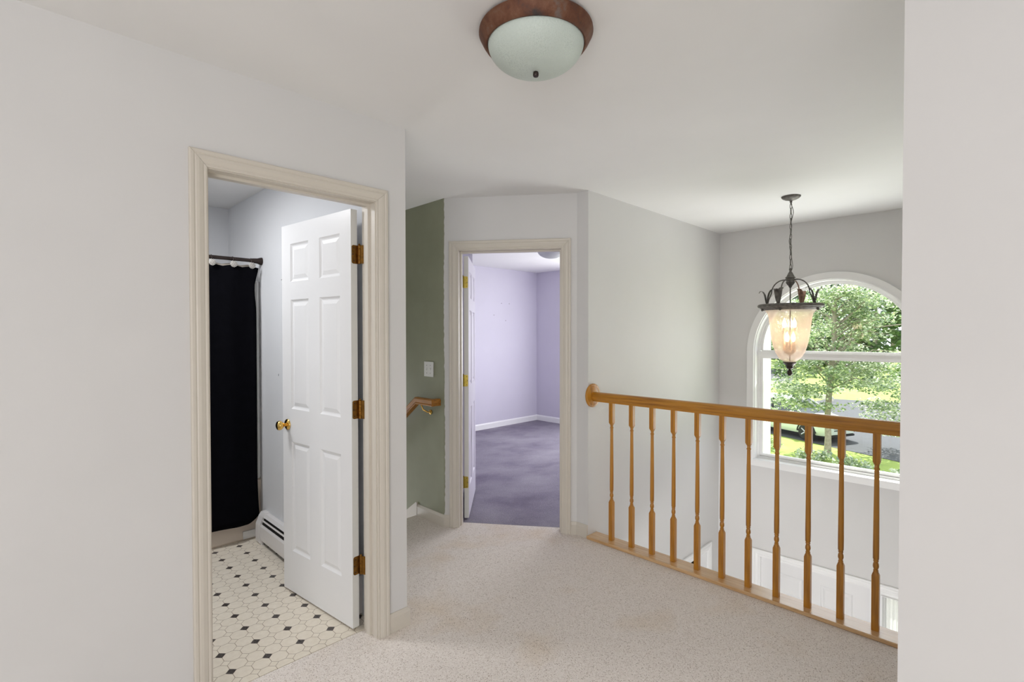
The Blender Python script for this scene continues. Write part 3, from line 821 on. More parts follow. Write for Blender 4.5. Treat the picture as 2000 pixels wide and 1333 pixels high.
# switch plate
sw = thing('light_switch', 'white double light switch on the green wall', 'light switch', (XG, 3.197, 1.168))
b = MB(); b.bbox(-.006, -.0004, -.059, .059, -.0575, .0575, .0018); b.build('plate', M['plastic'], sw)
for y, up in ((.023, -1), (-.023, 1)):
    b = MB(); b.box(-.0066, -.0058, y - .005, y + .005, -.012, .012); o = b.build('toggle_slot', M['edge'], sw)
    b = MB(); b.loft([[(-.006, y - .004, -.006), (-.006, y + .004, -.006), (-.006, y + .004, .006), (-.006, y - .004, .006)], [(-.017, y - .003, up * .008 - .003), (-.017, y + .003, up * .008 - .003), (-.017, y + .003, up * .008 + .003), (-.017, y - .003, up * .008 + .003)]])
    b.build('toggle', M['plastic'], o)
for y in (.023, -.023):
    for z in (.030, -.030):
        b = MB(); b.lathe([(.003, -.0068), (.003, -.0058)], (0, y, z), 8, axis='x'); b.build('screw', M['screw'], sw)

# ------------------------------------------------------------------ hall ceiling light
cl = thing('ceiling_light', 'flush ceiling light with rusty bronze pan and frosted green glass bowl', 'ceiling light', (1.245, 1.131, HC))
b = MB(); b.lathe([(.02, 0), (.176, -.0005), (.186, -.008), (.187, -.016), (.184, -.022), (.176, -.038), (.168, -.050), (.164, -.053), (.159, -.052), (.158, -.042), (.02, -.040)][::-1], n=64)
b.build('pan', M['rust'], cl, smooth=40)
b = MB(); P = [(.1575, -.046)]
for k in range(1, 15):
    a = PI / 2 * k / 14; P.append((max(.002, .1575 * math.cos(a) ** .9), -.046 - .091 * math.sin(a)))
b.lathe(P[::-1], n=64); b.build('glass_bowl', M['opal'], cl, smooth=60)
b = MB(); b.lathe([(.002, -.1525), (.008, -.152), (.0095, -.149), (.0095, -.1415), (.008, -.138), (.004, -.135)], n=20); b.build('finial', M['bronze'], cl, smooth=40)

# bedroom ceiling light
cl2 = thing('ceiling_light', 'white glass ceiling light seen at the top of the bedroom doorway', 'ceiling light', (4.48, 3.83, HC))
b = MB(); b.lathe([(.02, 0), (.17, -.001), (.175, -.012), (.165, -.03), (.02, -.03)][::-1], n=48); b.build('pan', M['white'], cl2, smooth=40)
b = MB(); P = [(.165, -.03)]
for k in range(1, 13):
    a = PI / 2 * k / 12; P.append((max(.002, .165 * math.cos(a)), -.03 - .105 * math.sin(a)))
b.lathe(P[::-1], n=48); b.build('glass_bowl', M['opalwhite'], cl2, smooth=60)

# ------------------------------------------------------------------ hanging lantern
PX, PY = 4.065, 1.180
ln = thing('hanging_lantern', 'dark iron bell lantern with leaves and lit candle bulbs, hanging before the arched window', 'pendant light', (PX, PY, HC))
def T_P(x, y, z): return (x, y, z - HC)
b = MB(T_P); b.lathe([(.001, 2.405), (.012, 2.408), (.022, 2.414), (.040, 2.418), (.055, 2.426), (.063, 2.434), (.064, 2.4405), (.02, 2.441)], n=40)
cano = b.build('canopy', M['iron'], ln, smooth=45)
b = MB(T_P); b.lathe([(.004, 2.392), (.009, 2.398), (.007, 2.404), (.012, 2.409)], n=20); b.build('canopy_loop', M['iron'], cano, smooth=45)
# chain links
b = MB(T_P); z = 2.392; k = 0
while z > 1.915:
    L = .044; w = .0095; pts = []
    for q in range(17):
        a = 2 * PI * q / 16
        u, v = w * math.cos(a), L / 2 * math.sin(a)
        pts.append((u, 0, z - L / 2 + v) if k % 2 else (u * .6, u * .8, z - L / 2 + v))
    b.tube(pts, .0023, 6, cap=False); z -= .0372; k += 1
b.build('chain', M['iron'], ln, smooth=60)
b = MB(T_P); pts = []
for q in range(41):
    t = q / 40; zz = 2.40 - .50 * t
    pts.append((.010 * math.sin(t * 9), -.010 * math.sin(t * 9) + .004 * math.cos(t * 23) - (.012 * math.exp(-((t - .48) / .1) ** 2)), zz))
b.tube(pts, .0022, 6); b.build('cord', M['iron'], ln, smooth=60)
b = MB(T_P); b.lathe([(.004, 1.772), (.010, 1.780), (.014, 1.790), (.020, 1.796), (.028, 1.808), (.030, 1.816), (.027, 1.820), (.027, 1.842), (.034, 1.846), (.034, 1.850), (.028, 1.854), (.026, 1.858), (.020, 1.870), (.014, 1.884), (.009, 1.890), (.007, 1.900), (.010, 1.905), (.009, 1.915), (.003, 1.918)], n=32)
b.build('hub', M['iron'], ln, smooth=40)
b = MB(T_P); b.tube([(0, 0, 1.775), (0, 0, 1.235)], .0045, 10); b.build('stem', M['iron'], ln, smooth=60)
# rim ring
b = MB(T_P); b.lathe([(.150, 1.655), (.204, 1.655), (.213, 1.651), (.2165, 1.643), (.214, 1.634), (.206, 1.629), (.198, 1.629), (.197, 1.622), (.188, 1.6195), (.184, 1.6115), (.176, 1.609), (.150, 1.612)], n=72)
b.build('rim_ring', M['iron'], ln, smooth=50)
cam_a = math.atan2(-PY, -PX)       # direction from lantern to the viewpoint
def pol(r, a, z): return (r * math.cos(a), r * math.sin(a), z)
# three bead screws under the rim
for a in (cam_a - math.radians(84 - 28 + 12), cam_a - math.radians(20), cam_a + math.radians(55)):
    pass
for lat in (-.180, -.063, .172):
    a = cam_a + math.pi * 0 + math.asin(max(-1, min(1, lat / .192)))
    b = MB(T_P); c = pol(.192, a, 1.612); b.sphere(c, .0095, 14, 8); b.tube([pol(.192, a, 1.632), pol(.192, a, 1.612)], .004, 8)
    b.build('bead_screw', M['iron'], ln, smooth=60)
# four arms with paired leaves
def arm(a, mat):
    b = MB(T_P); pts = [pol(.026, a, 1.832)]
    for q in range(13):
        t = q / 12; ang = PI / 2 * t
        pts.append(pol(.040 + .088 * math.sin(ang) ** 1.0 * .98, a, 1.742 + .092 * math.cos(ang)))
    pts += [pol(.136, a, 1.715), pol(.146, a, 1.690), pol(.154, a, 1.652)]
    b.tube(pts, .0044, 8); o = b.build('arm', mat, ln, smooth=60)
    # outward curling leaf and upright inner leaf
    def leaf(path, wid):
        b = MB(T_P); rings = []
        n = len(path)
        for i, (r, z) in enumerate(path):
            w = wid[i]; tang = (-math.sin(a), math.cos(a))
            ring = []
            for k, s in enumerate((-1, -.5, 0, .5, 1)):
                cup = .35 * w * (abs(s) ** 2)
                x, y, zz = pol(r + cup, a, z)
                ring.append((x + tang[0] * w * s, y + tang[1] * w * s, zz))
            back = [(p[0] * .992, p[1] * .992, p[2] - .0012) for p in reversed(ring)]
            rings.append(ring + back)
        b.loft(rings); b.build('leaf', mat, o, smooth=60)
    leaf([(.158, 1.655), (.160, 1.680), (.162, 1.705), (.168, 1.732), (.180, 1.752), (.194, 1.760), (.206, 1.756), (.214, 1.744)], [.010, .016, .0205, .021, .018, .013, .008, .003])
    leaf([(.154, 1.655), (.150, 1.685), (.145, 1.715), (.138, 1.742), (.128, 1.762), (.116, 1.773), (.104, 1.772), (.098, 1.765)], [.009, .015, .019, .0195, .017, .012, .007, .003])
for ang, mt in ((math.radians(72), M['iron']), (math.radians(-28), M['iron']), (math.radians(-103), M['iron']), (math.radians(152), M['copperleaf'])):
    arm(cam_a + (ang if True else 0), mt)
# glass bell
outer = [(.168, 1.6105), (.158, 1.600), (.148, 1.585), (.141, 1.560), (.136, 1.520), (.131, 1.470), (.126, 1.430), (.119, 1.385), (.110, 1.345), (.097, 1.305), (.080, 1.272), (.060, 1.248), (.040, 1.235), (.024, 1.231)]
b = MB(T_P); b.lathe(outer, n=64, cap=False); b.build('glass_bell', M['seeded'], ln, smooth=70)
b = MB(T_P); b.lathe([(.004, 1.128), (.010, 1.131), (.0165, 1.143), (.018, 1.152), (.0155, 1.163), (.008, 1.172), (.009, 1.176), (.020, 1.183), (.025, 1.190), (.021, 1.196), (.026, 1.204), (.033, 1.213), (.044, 1.222), (.045, 1.229), (.030, 1.232), (.004, 1.233)], n=32)
b.build('finial', M['bronze'], ln, smooth=40)
# candle cluster: three tall, two short
b = MB(T_P); b.lathe([(.004, 1.275), (.02, 1.285), (.034, 1.297), (.042, 1.312), (.040, 1.316), (.004, 1.318)], n=28); b.build('bobeche', M['candle'], ln, smooth=50)
lat_dir = Vector((math.sin(math.atan2(PY, PX)), -math.cos(math.atan2(PY, PX)), 0))   # rightwards from the viewpoint
far_dir = Vector((math.cos(math.atan2(PY, PX)), math.sin(math.atan2(PY, PX)), 0))
def candle(lat, dep, z0, z1):
    p = lat_dir * lat + far_dir * dep
    b = MB(T_P); b.lathe([(.0105, z0), (.0105, z1)], (p.x, p.y, 0), 18); o = b.build('candle', M['candle'], ln, smooth=40)
    b = MB(T_P); b.lathe([(.004, z1 - .001), (.0085, z1 + .004), (.0135, z1 + .018), (.0145, z1 + .028), (.0115, z1 + .044), (.006, z1 + .058), (.002, z1 + .068), (.0006, z1 + .073)], (p.x, p.y, 0), 18)
    b.build('bulb', M['bulb'], o, smooth=60)
for args in ((-.037, .010, 1.31, 1.482), (.003, .038, 1.31, 1.482), (.028, .016, 1.31, 1.482), (-.018, -.030, 1.315, 1.380), (.021, -.030, 1.315, 1.380)): candle(*args)

# ------------------------------------------------------------------ bathroom
# tub
XBT = XK - TW
b = MB(); x0, x1 = -.238, XBT - .001
y0, y1 = 3.802, 4.488
front = [(y0 + .004, .0), (y0 - .004, .012), (y0, .045), (y0 + .012, .075), (y0 + .016, .30), (y0 - .004, .36), (y0 - .004, .405), (y0 + .01, .415)]
b.loft([[(x0, y, z) for y, z in front] + [(x0, y0 + .08, .415), (x0, y0 + .08, 0)], [(x1, y, z) for y, z in front] + [(x1, y0 + .08, .415), (x1, y0 + .08, 0)]])
b.box(x0, x0 + .1, y0 + .08, y1, 0, .415); b.box(x1 - .1, x1, y0 + .08, y1, 0, .415); b.box(x0 + .1, x1 - .1, y1 - .06, y1, 0, .415); b.box(x0 + .1, x1 - .1, y0 + .08, y1 - .06, .04, .07)
tb = tag(b.build('bathtub', M['tub'], smooth=30), 'almond bathtub behind the black shower curtain', 'bathtub')
b = MB(); b.box(1.155, 1.245, y0 - .008, y0 + .004, .010, .062); b.build('access_cover', M['surround'], tb)
# surround panel with rolled front edge
b = MB()
b.bbox(XBT - .030, XBT - .0005, 3.795, 3.870, .416, 1.815, .010)
b.box(XBT - .012, XBT - .0005, 3.865, 4.488, .416, 1.815); b.box(x0, XBT - .012, 4.476, 4.488, .416, 1.815)
tag(b.build('shower_surround', M['surround']), 'white shower wall panel edge right of the black curtain', 'shower wall')
# rod
YRD = 3.752; ZRD = 1.948
rod = thing('shower_rod', 'dark bronze shower curtain rod', 'curtain rod', (0.5, YRD, ZRD))
b = MB(); b.tube([(-.735, 0, 0), (XBT - .5 - .002, 0, 0)], .0125, 16); b.build('rod', M['bronze'], rod, smooth=60)
b = MB(); b.lathe([(.0135, XBT - .5 - .075), (.0165, XBT - .5 - .055), (.0185, XBT - .5 - .03), (.026, XBT - .5 - .010), (.027, XBT - .5 - .0008)], n=24, axis='x'); b.build('end_flange', M['bronze'], rod, smooth=40)
# curtain + liner
def drape(name, mat, yoff, ztop, zbot, xr, amp, label, cat, thick=.002, xl=-.20):
    b = MB(); nx, nz = 110, 44
    def P(i, j):
        t = i / nx; v = j / nz
        x = xl + (xr(v) - xl) * t
        ph = x * 17 + 1.1 * math.sin(x * 4.0) + .25 * math.sin(v * 3)
        y = YRD + yoff + amp * (.35 + .65 * v) * math.sin(ph) + .3 * amp * math.sin(ph * 2.3 + 2)
        zt = ztop(x); zb = zbot(x)
        return (x, y, zt + (zb - zt) * v)
    idx = [[b.pt(P(i, j)) for j in range(nz + 1)] for i in range(nx + 1)]
    for i in range(nx):
        for j in range(nz): b.face((idx[i][j], idx[i + 1][j], idx[i + 1][j + 1], idx[i][j + 1]))
    o = b.build(name, mat, smooth=80)
    md = o.modifiers.new('thickness', 'SOLIDIFY'); md.thickness = thick; md.offset = 0
    return tag(o, label, cat)
HOOK = [.710, .835, .963, 1.091, 1.206]
def ztop(x):
    # scallops sagging between the hooks
    best = min(abs(x - h) for h in [-.04, .085, .21, .335, .46, .585] + HOOK)
    return 1.905 - .018 * min(1, best / .09) ** 1.5
def zb_c(x):
    if x < 1.06: return .131
    if x < 1.17: return .131 - .008 * (x - 1.06) / .11
    return .123 + .045 * ((x - 1.17) / .075) ** 1.7
def xr_c(v):
    return 1.238 + .017 * max(0, 1 - v / .06) - .010 * math.exp(-((v - .09) / .05) ** 2) + .012 * max(0, (v - .8) / .2) ** 2
drape('shower_curtain', M['blackcloth'], -.006, ztop, zb_c, xr_c, .014, 'plain black shower curtain hanging in the bathroom', 'shower curtain')
drape('curtain_liner', M['liner'], .030, lambda x: ztop(x) + .016, lambda x: .52, lambda v: 1.206 + .020 * max(0, 1 - v / .1), .006, 'cream liner showing above the black shower curtain', 'curtain liner', .001)
# hooks with striped discs
hk_lab = ['striped round curtain hook nearest the cream door casing', 'striped round curtain hook in the middle of the visible three', 'striped round curtain hook nearest the rod flange']
hp = None
for x, lab in zip(HOOK[2:], hk_lab):
    if hp is None:
        hp = thing('curtain_hook', lab, 'curtain hook', (x, YRD, ZRD), 0, 'striped curtain hooks on the rod')
        b = MB(); pts = [(0, .0155 * math.sin(a), .0155 * math.cos(a)) for a in [math.radians(q) for q in range(60, 300, 20)]]
        pts = [(0, -y, z) for (_, y, z) in pts][::-1]
        b.tube([(0, .004, -.034), (0, .012, -.022), (0, .0155, -.004), (0, .0135, .010), (0, 0, .0155), (0, -.0135, .010), (0, -.0165, -.006), (0, -.018, -.025), (0, -.022, -.038)], .0015, 6)
        b.build('wire', M['bronze'], hp, smooth=60)
        b = MB(); b.lathe([(.001, -.006), (.018, -.005), (.0215, -.002), (.0215, .002), (.018, .004), (.001, .004)], (0, -.028, -.038), 24, axis='y'); b.build('disc', M['stripe'], hp, smooth=40)
    else:
        c = copy_tree(hp); c.location = (x, YRD, ZRD); c['label'] = lab

# baseboard heater along the bathroom's right wall
ht = thing('baseboard_heater', 'low white baseboard heater behind the bathroom door', 'heater', (XBT, 3.0, 0))
H = lambda d, y, z: (-d, y, z)
ya, yb = -.60, .640                         # local y range; end cap beyond yb
def hp_(b, poly, y0=ya, y1=yb): b.loft([[H(d, y0, z) for d, z in poly], [H(d, y1, z) for d, z in poly]])
b = MB(); hp_(b, [(.0005, .02), (.004, .02), (.004, .198), (.026, .198), (.040, .182), (.043, .184), (.028, .203), (.0005, .203)]); b.build('back_plate', M['heater'], ht)
b = MB(); hp_(b, [(.058, .036), (.062, .034), (.065, .060), (.064, .128), (.057, .142), (.053, .140), (.059, .126), (.060, .060)]); b.build('front_cover', M['heater'], ht)
b = MB(); hp_(b, [(.045, .168), (.049, .158), (.051, .159), (.047, .170)]); b.build('damper', M['heater'], ht)
b = MB(); hp_(b, [(.006, .05), (.052, .05), (.052, .135), (.036, .172), (.006, .180)]); b.build('inner_shade', M['dark'], ht)  # solid near-black filler; the heater's inner shade put into colour
b = MB(); b.loft([[H(d, yb, z) for d, z in [(.0005, .012), (.067, .012), (.069, .060), (.067, .132), (.046, .186), (.030, .207), (.0005, .207)]], [H(d, yb + .075, z) for d, z in [(.0005, .012), (.067, .012), (.069, .060), (.067, .132), (.046, .186), (.030, .207), (.0005, .207)]]])
b.build('end_cap', M['heater'], ht)
caps = [(.0005, .012), (.067, .012), (.069, .060), (.067, .132), (.046, .186), (.030, .207), (.0005, .207)]
b = MB(); b.loft([[H(d, ya - .04, z) for d, z in caps], [H(d, ya, z) for d, z in caps]]); b.build('end_cap', M['heater'], ht)
b = MB(); b.box(-.060, -.048, yb - .02, yb + .06, 0, .034); b.build('foot', M['heater'], ht)

# nail holes and scuffs
def dots(name, T, pts, r, mat, lab):
    b = MB(T)
    for s, z in pts: b.lathe([(r, .0002), (r, .0007)], (s, 0, z), 8, axis='y')
    return struct(b.build(name, mat), lab, 'nail hole')
dots('trim_8', frame_fn((0, YBP, 0), (1, 0, 0), (0, -1, 0)), [(5.43, 1.905), (5.60, 1.905), (5.27, 1.72), (5.52, 1.64)], .006, M['dark'], 'nail holes in the lilac bedroom wall')
dots('trim_9', frame_fn((XBT, 0, 0), (0, 1, 0), (-1, 0, 0)), [(3.395, 1.793), (3.46, 1.172), (3.46, 1.165)], .004, M['dark'], 'nail holes in the bathroom wall')
b = MB(); b.tube([(XR - .0005, -.038 - .0006 * k - .0018 * k, 1.848 + .0045 * k - .00022 * k * k) for k in range(10)], [.0008, .0007, .0007, .0006, .0006, .0006, .0005, .0005, .0005, .0004], 6)
struct(b.build('trim_10', paint('pencil_scuff', (0.42, 0.40, 0.38), .8)), 'thin dark scuff on the right wall', 'scuff')

# ------------------------------------------------------------------ outside
# siding on the bedroom wing
b = MB(); z = -2.85; xs0, xs1 = XF + .15, 6.405
ys_ = YL - .012
while z < 2.9:
    b.loft([[(xs0, ys_, z), (xs0, ys_ - .016, z), (xs0, ys_ - .003, z + .115), (xs0, ys_, z + .115)], [(xs1, ys_, z), (xs1, ys_ - .016, z), (xs1, ys_ - .003, z + .115), (xs1, ys_, z + .115)]])
    z += .112
struct(b.build('wall_siding', M['siding']), 'white clapboard siding seen through the left of the window', 'siding')
b = MB(); b.box(6.405, 6.53, ys_ - .012, YL + TW + .2, -2.85, 2.9); b.box(5.24, 6.405, YL - .010, YL + TW, -2.85, 2.9)
struct(b.build('trim_11', M['siding']), 'white corner board of the siding', 'corner board')

def quad(b, pts, z): b.face([b.pt((x, y, z)) for x, y in pts])
b = MB(); quad(b, [(4, -60), (160, -60), (160, 110), (4, 110)], G)
struct(b.build('ground_lawn', M['lawn']), 'sunny green lawn around the house', 'lawn')
b = MB()
# near edge follows the lawn strip; far edge at the neighbouring lawn
ux, uy = -.403, -.915
e0 = Vector((21.93, 4.87, 0)); 
def along(p, t): return (p.x + ux * t, p.y + uy * t)
near = [along(Vector((21.95, 5.10, 0)), t) for t in (-14, 12)]
far_ = [(37.0, -6.0), (38.6, 5.0), (37.9, 8.6), (30.6, 9.8), (30.0, 26.0)]
quad(b, [near[0], near[1]] + far_, G + .012)
struct(b.build('ground_driveway', M['asphalt']), 'grey asphalt driveway with the parked car', 'driveway')
b = MB(); quad(b, [(50, -6), (66, -6), (66, 40), (47, 40), (48, 17)], G + .012)
b2 = MB(); b2.loft([[(44.5, 15.0, G), (44.9, 15.2, G), (44.9, 15.2, G + .50), (44.5, 15.0, G + .50)], [(36.2, 8.0, G), (36.6, 8.2, G), (36.6, 8.2, G + .30), (36.2, 8.0, G + .30)]])
b = MB(); quad(b, [(47, 13.6), (63, 17.5), (80, 40), (52, 40)], G + .012)
struct(b.build('ground_street', M['asphalt']), 'grey street beyond the far lawn', 'street')
tag(b2.build('garden_curb', M['concrete']), 'long pale concrete curb behind the parked car', 'curb')

b = MB(); b.box(5.25, 12.5, -4.5, 2.05, G - .05, G + .03)  # unseen slab added so bounce into the foyer is less green
struct(b.build('ground_bounce_slab', M['concrete']), 'unseen pale slab added outside the front door to neutralise bounced light', 'reflector')

def leaves(b, c, r, n, size, rng, flat=.5, cl=None):
    for _ in range(n):
        while True:
            p = Vector((rng.uniform(-1, 1), rng.uniform(-1, 1), rng.uniform(-1, 1)))
            if p.length < 1: break
        p = Vector((c[0] + p.x * r[0], c[1] + p.y * r[1], c[2] + p.z * r[2]))
        s = size * rng.uniform(.6, 1.25)
        nrm = Vector((rng.gauss(0, flat), rng.gauss(0, flat), 1)).normalized()
        t = nrm.cross(Vector((rng.uniform(-1, 1), rng.uniform(-1, 1), rng.uniform(-.3, .3)))).normalized(); u = nrm.cross(t)
        a = p + t * s * .55; q = p - t * s * .55
        f = -nrm * s * .08
        i = [b.pt(tuple(x)) for x in (q, p - u * s * .36 + f - t * s * .1, p - u * s * .22 + t * s * .3, a, p + u * s * .22 + t * s * .3, p + u * s * .36 + f - t * s * .1)]
        b.face(i)

# young leafy tree in front
rng = random.Random(5)
TX, TY = 20.84, 4.79
tree = thing('leafy_tree', 'young sunlit tree with light green leaves just outside the arched window', 'tree', (TX, TY, G))
b = MB()
b.tube([(0, 0, -.05), (.02, -.01, .5), (-.02, .0, 1.4), (.02, -.05, 2.4), (.05, -.12, 3.3), (.05, -.16, 4.2), (.02, -.18, 5.2), (.05, -.2, 6.4)], [.125, .105, .10, .095, .09, .08, .06, .02], 12)
b.build('trunk', M['bark'], tree, smooth=60)
b = MB(); clumps = []
for k in range(46):
    z0 = rng.uniform(2.3, 5.6); a = rng.uniform(0, 2 * PI); L = rng.uniform(1.2, 2.6) * (1.0 - max(0, z0 - 4.2) * .22)
    up = rng.uniform(-.10, .75)
    p0 = Vector((.04, -.12, z0)); p2 = p0 + Vector((math.cos(a) * L, math.sin(a) * L, L * up)); pm = (p0 + p2) / 2 + Vector((0, 0, .18 * L))
    b.tube([tuple(p0), tuple(pm), tuple(p2)], [.030, .018, .006], 6)
    for t in (.45, .7, .9, 1.02):
        q = p0.lerp(p2, t) + Vector((0, 0, .3 * L * t * (1 - t)))
        clumps.append(q)
b.build('branches', M['bark'], tree, smooth=60)
# drooping low branches: right of the trunk as seen from the house, and some to its left
RT, FW = Vector((.707, -.707, 0)), Vector((.707, .707, 0))
for k in range(62):
    lat = rng.uniform(.7, 3.1); clumps.append(RT * lat + FW * rng.uniform(-1.0, 1.2) + Vector((0, 0, rng.uniform(max(.55, 2.5 - lat * .75), 3.2))))
for k in range(40):
    lat = rng.uniform(-2.4, .3); clumps.append(RT * lat + FW * rng.uniform(-1.0, 1.2) + Vector((0, 0, rng.uniform(2.2 + .25 * lat, 3.6))))
for k in range(14):
    lat = rng.uniform(-1.25, -.25); clumps.append(RT * lat + FW * rng.uniform(-.8, .8) + Vector((0, 0, rng.uniform(1.6, 2.2))))
for k in range(45):
    lat = rng.uniform(-2.2, 2.0); clumps.append(RT * lat + FW * rng.uniform(-1.2, 1.2) + Vector((0, 0, rng.uniform(3.4, 6.2))))
b = MB()
for q in clumps:
    lat = q.dot(RT)
    if lat > 1.1 and 3.7 < q.z < 5.2: continue
    leaves(b, q, (rng.uniform(.35, .6), rng.uniform(.35, .6), rng.uniform(.14, .26)), rng.randint(62, 88), .098, rng, .6)
o = tag(b.build('foliage', M['leaf'], tree), kind='stuff')

# low shrubs along the lawn edge
sp = [(19.55, 6.7, .55, 'pale variegated shrub in the left of the window, below the parked car'), (19.0, 4.85, .36, 'low ground cover plant at the foot of the tree trunk'), (18.75, 3.55, .34, 'low green plant right of the tree trunk'), (18.6, 2.3, .34, 'low green plant at the right end of the lawn edge')]
for (x, y, r, lab) in sp:
    o = thing('low_shrub', lab, 'shrub', (x, y, G), 0, 'low shrubs along the lawn edge')
    b = MB()
    for k in range(26):
        leaves(b, (rng.uniform(-r, r) * 1.5, rng.uniform(-r, r) * 1.3, r * .45 + rng.uniform(-.1, .12)), (.22, .22, .14), 20, .10, rng, .7)
    b.build('foliage', M['leafshrub'] if r > .5 else M['leaf'], o)
    b = MB()
    for k in range(7):
        a = k * .9; b.tube([(0, 0, -.02), (r * .9 * math.cos(a), r * .9 * math.sin(a), r * .6)], .008, 5)
    b.build('stem', M['bark'], o)

# background trees
def at(u, d): l = (u - 1000) / 989 * d; return ((d + l) * .7077, (d - l) * .7065)
bt = [(1474, 60, 9, 2.7, 'leafmid', 'green tree across the street, far left of the glass'), (1596, 60, 8.5, 2.6, 'leafmid', 'green tree behind the lantern, in the nearer row'), (1712, 60, 10, 2.7, 'leafmid', 'green tree right of the young trunk, in the nearer row'), (1830, 60, 9, 2.7, 'leafdark', 'green tree by the right wall edge, in the nearer row'),
      (1530, 74, 15, 3.9, 'leafdark', 'dark tall tree behind the lantern, in the far row'), (1662, 74, 17, 3.9, 'leafdark', 'dark tall tree at the top of the arch, in the far row'), (1795, 74, 16, 3.9, 'leafdark', 'dark tall tree at the right of the arch, in the far row'),
      (1460, 90, 19, 5.0, 'leafdark', 'tallest dark tree at the back, left of the lantern'), (1605, 90, 20, 5.0, 'leafdark', 'tallest dark tree at the back, above the lantern'), (1745, 90, 20, 5.0, 'leafdark', 'tallest dark tree at the back, right of the arch top')]
for (u, d, h, r, mt, lab) in bt:
    x, y = at(u, d)
    o = thing('background_tree', lab, 'tree', (x, y, G), 0, 'trees beyond the far lawn')
    b = MB(); b.tube([(0, 0, 0), (.1, .1, h * .5), (0, 0, h * .8)], [.35, .25, .08], 8); b.build('trunk', M['bark'], o)
    b = MB()
    for k in range(130):
        a = rng.uniform(0, 2 * PI); v = rng.uniform(-1, 1); rr = math.sqrt(1 - v * v) * r * rng.uniform(.75, 1.0)
        leaves(b, (rr * math.cos(a), rr * math.sin(a), h * .53 + v * h * .47), (.55, .55, .6), 15, .75, rng, .7)
    b.build('foliage', M[mt], o)
# hedge row in front of the trees
for k, (x, y, lab) in enumerate([(56, 6.2, 'rounded hedge bush at the right, beyond the far lawn'), (55.5, 10.9, 'rounded hedge bush beyond the lawn, second from the right'), (55.2, 15.6, 'rounded hedge bush directly behind the tree trunk')]):
    o = thing('hedge_bush', lab, 'bush', (x, y, G), 0, 'bushes beyond the far lawn')
    b = MB()
    for q in range(60):
        a = rng.uniform(0, 2 * PI); v = rng.uniform(-.2, 1)
        leaves(b, (1.7 * math.cos(a) * math.sqrt(1 - max(0, v) ** 2), 1.7 * math.sin(a) * math.sqrt(1 - max(0, v) ** 2), .3 + 1.3 * max(0, v)), (.4, .4, .3), 14, .3, rng, .7)
    b.build('foliage', M['leafmid'], o)
    b = MB(); b.tube([(0, 0, 0), (0, 0, 1.2)], .12, 6); b.build('stem', M['bark'], o)

# ------------------------------------------------------------------ parked car (x forward, y to its left)
hd = math.radians(-113.5)
car = thing('parked_car', 'pale mint car parked on the driveway behind the railing', 'car', (23.88, 6.80, G + .012), hd)
# front axle at x=+1.33, rear at -1.33, length 4.6 -> 2.2 .. -2.3
def sect(x, w, zb, zs, zt, wt):
    return [(x, -w * .86, zb), (x, -w, zb + .18), (x, -w, zs), (x, -wt, zt), (x, 0, zt + .03), (x, wt, zt), (x, w, zs), (x, w, zb + .18), (x, w * .86, zb)]
body = [sect(-2.28, .70, .42, .70, .90, .62), sect(-2.18, .84, .28, .78, .98, .76), sect(-1.6, .90, .24, .82, 1.0, .84), sect(-.4, .91, .23, .80, .98, .86), sect(.7, .91, .23, .78, .97, .86), sect(1.15, .91, .24, .76, .95, .82), sect(1.75, .89, .25, .72, .86, .76), sect(2.08, .82, .27, .66, .76, .68), sect(2.22, .68, .34, .56, .64, .55)]
b = MB(); b.loft(body); b.build('body', M['carpaint'], car, smooth=40)
def cab(x, w, z): return (x, w, z)
b = MB()
low = [(-2.0, .78, .97), (1.05, .80, .95)]; top = [(-1.45, .60, 1.50), (.15, .62, 1.53)]
gl = [(-2.0, -.78, .96), (1.12, -.80, .94), (1.12, .80, .94), (-2.0, .78, .96)]; gt = [(-1.5, -.61, 1.47), (.18, -.63, 1.50), (.18, .63, 1.50), (-1.5, .61, 1.47)]
b.loft([gl, gt]); b.build('greenhouse', M['carglass'], car)
b = MB(); b.loft([[(-1.58, -.63, 1.455), (.24, -.65, 1.485), (.24, .65, 1.485), (-1.58, .63, 1.455)], [(-1.48, -.58, 1.525), (.10, -.60, 1.55), (.10, .60, 1.55), (-1.48, .58, 1.525)]]); b.build('roof', M['carpaint'], car, smooth=30)
for s in (-1, 1):
    b = MB(); b.tube([(1.16, s * .81, .94), (.66, s * .72, 1.25), (.22, s * .645, 1.49)], .035, 8); b.build('windshield_pillar', M['carpaint'], car, smooth=60)
    b = MB(); b.tube([(-.35, s * .80, .95), (-.42, s * .63, 1.49)], .035, 6); b.build('door_pillar', M['tyre'], car)
    b = MB(); b.bbox(.62, .80, s * .93 - .07, s * .93 + .07, .98, 1.10, .03); b.build('side_mirror', M['carpaint'], car)
    b = MB(); b.loft([[(1.86, s * .87, .60), (2.12, s * .77, .58), (2.12, s * .74, .68), (1.84, s * .83, .72)], [(1.9, s * .80, .62), (2.06, s * .72, .60), (2.06, s * .70, .66), (1.9, s * .78, .69)]]); b.build('headlight', M['carglass'], car)
    b = MB(); b.loft([[(2.03, s * .74, .36), (2.13, s * .66, .36), (2.13, s * .66, .46), (2.03, s * .76, .48)], [(2.16, s * .745, .37), (2.19, s * .64, .37), (2.19, s * .64, .44), (2.16, s * .755, .45)]]); b.build('fog_light', M['tyre'], car)
for k in range(3):
    b = MB(); b.bbox(2.10, 2.235, -.50, .50, .47 + .07 * k, .505 + .07 * k, .01); b.build('grille_bar', M['alloy'] if k == 1 else M['tyre'], car)
b = MB(); b.bbox(1.9, 2.19, -.72, .72, .22, .30, .02); b.build('front_lip', M['tyre'], car)
w0 = None
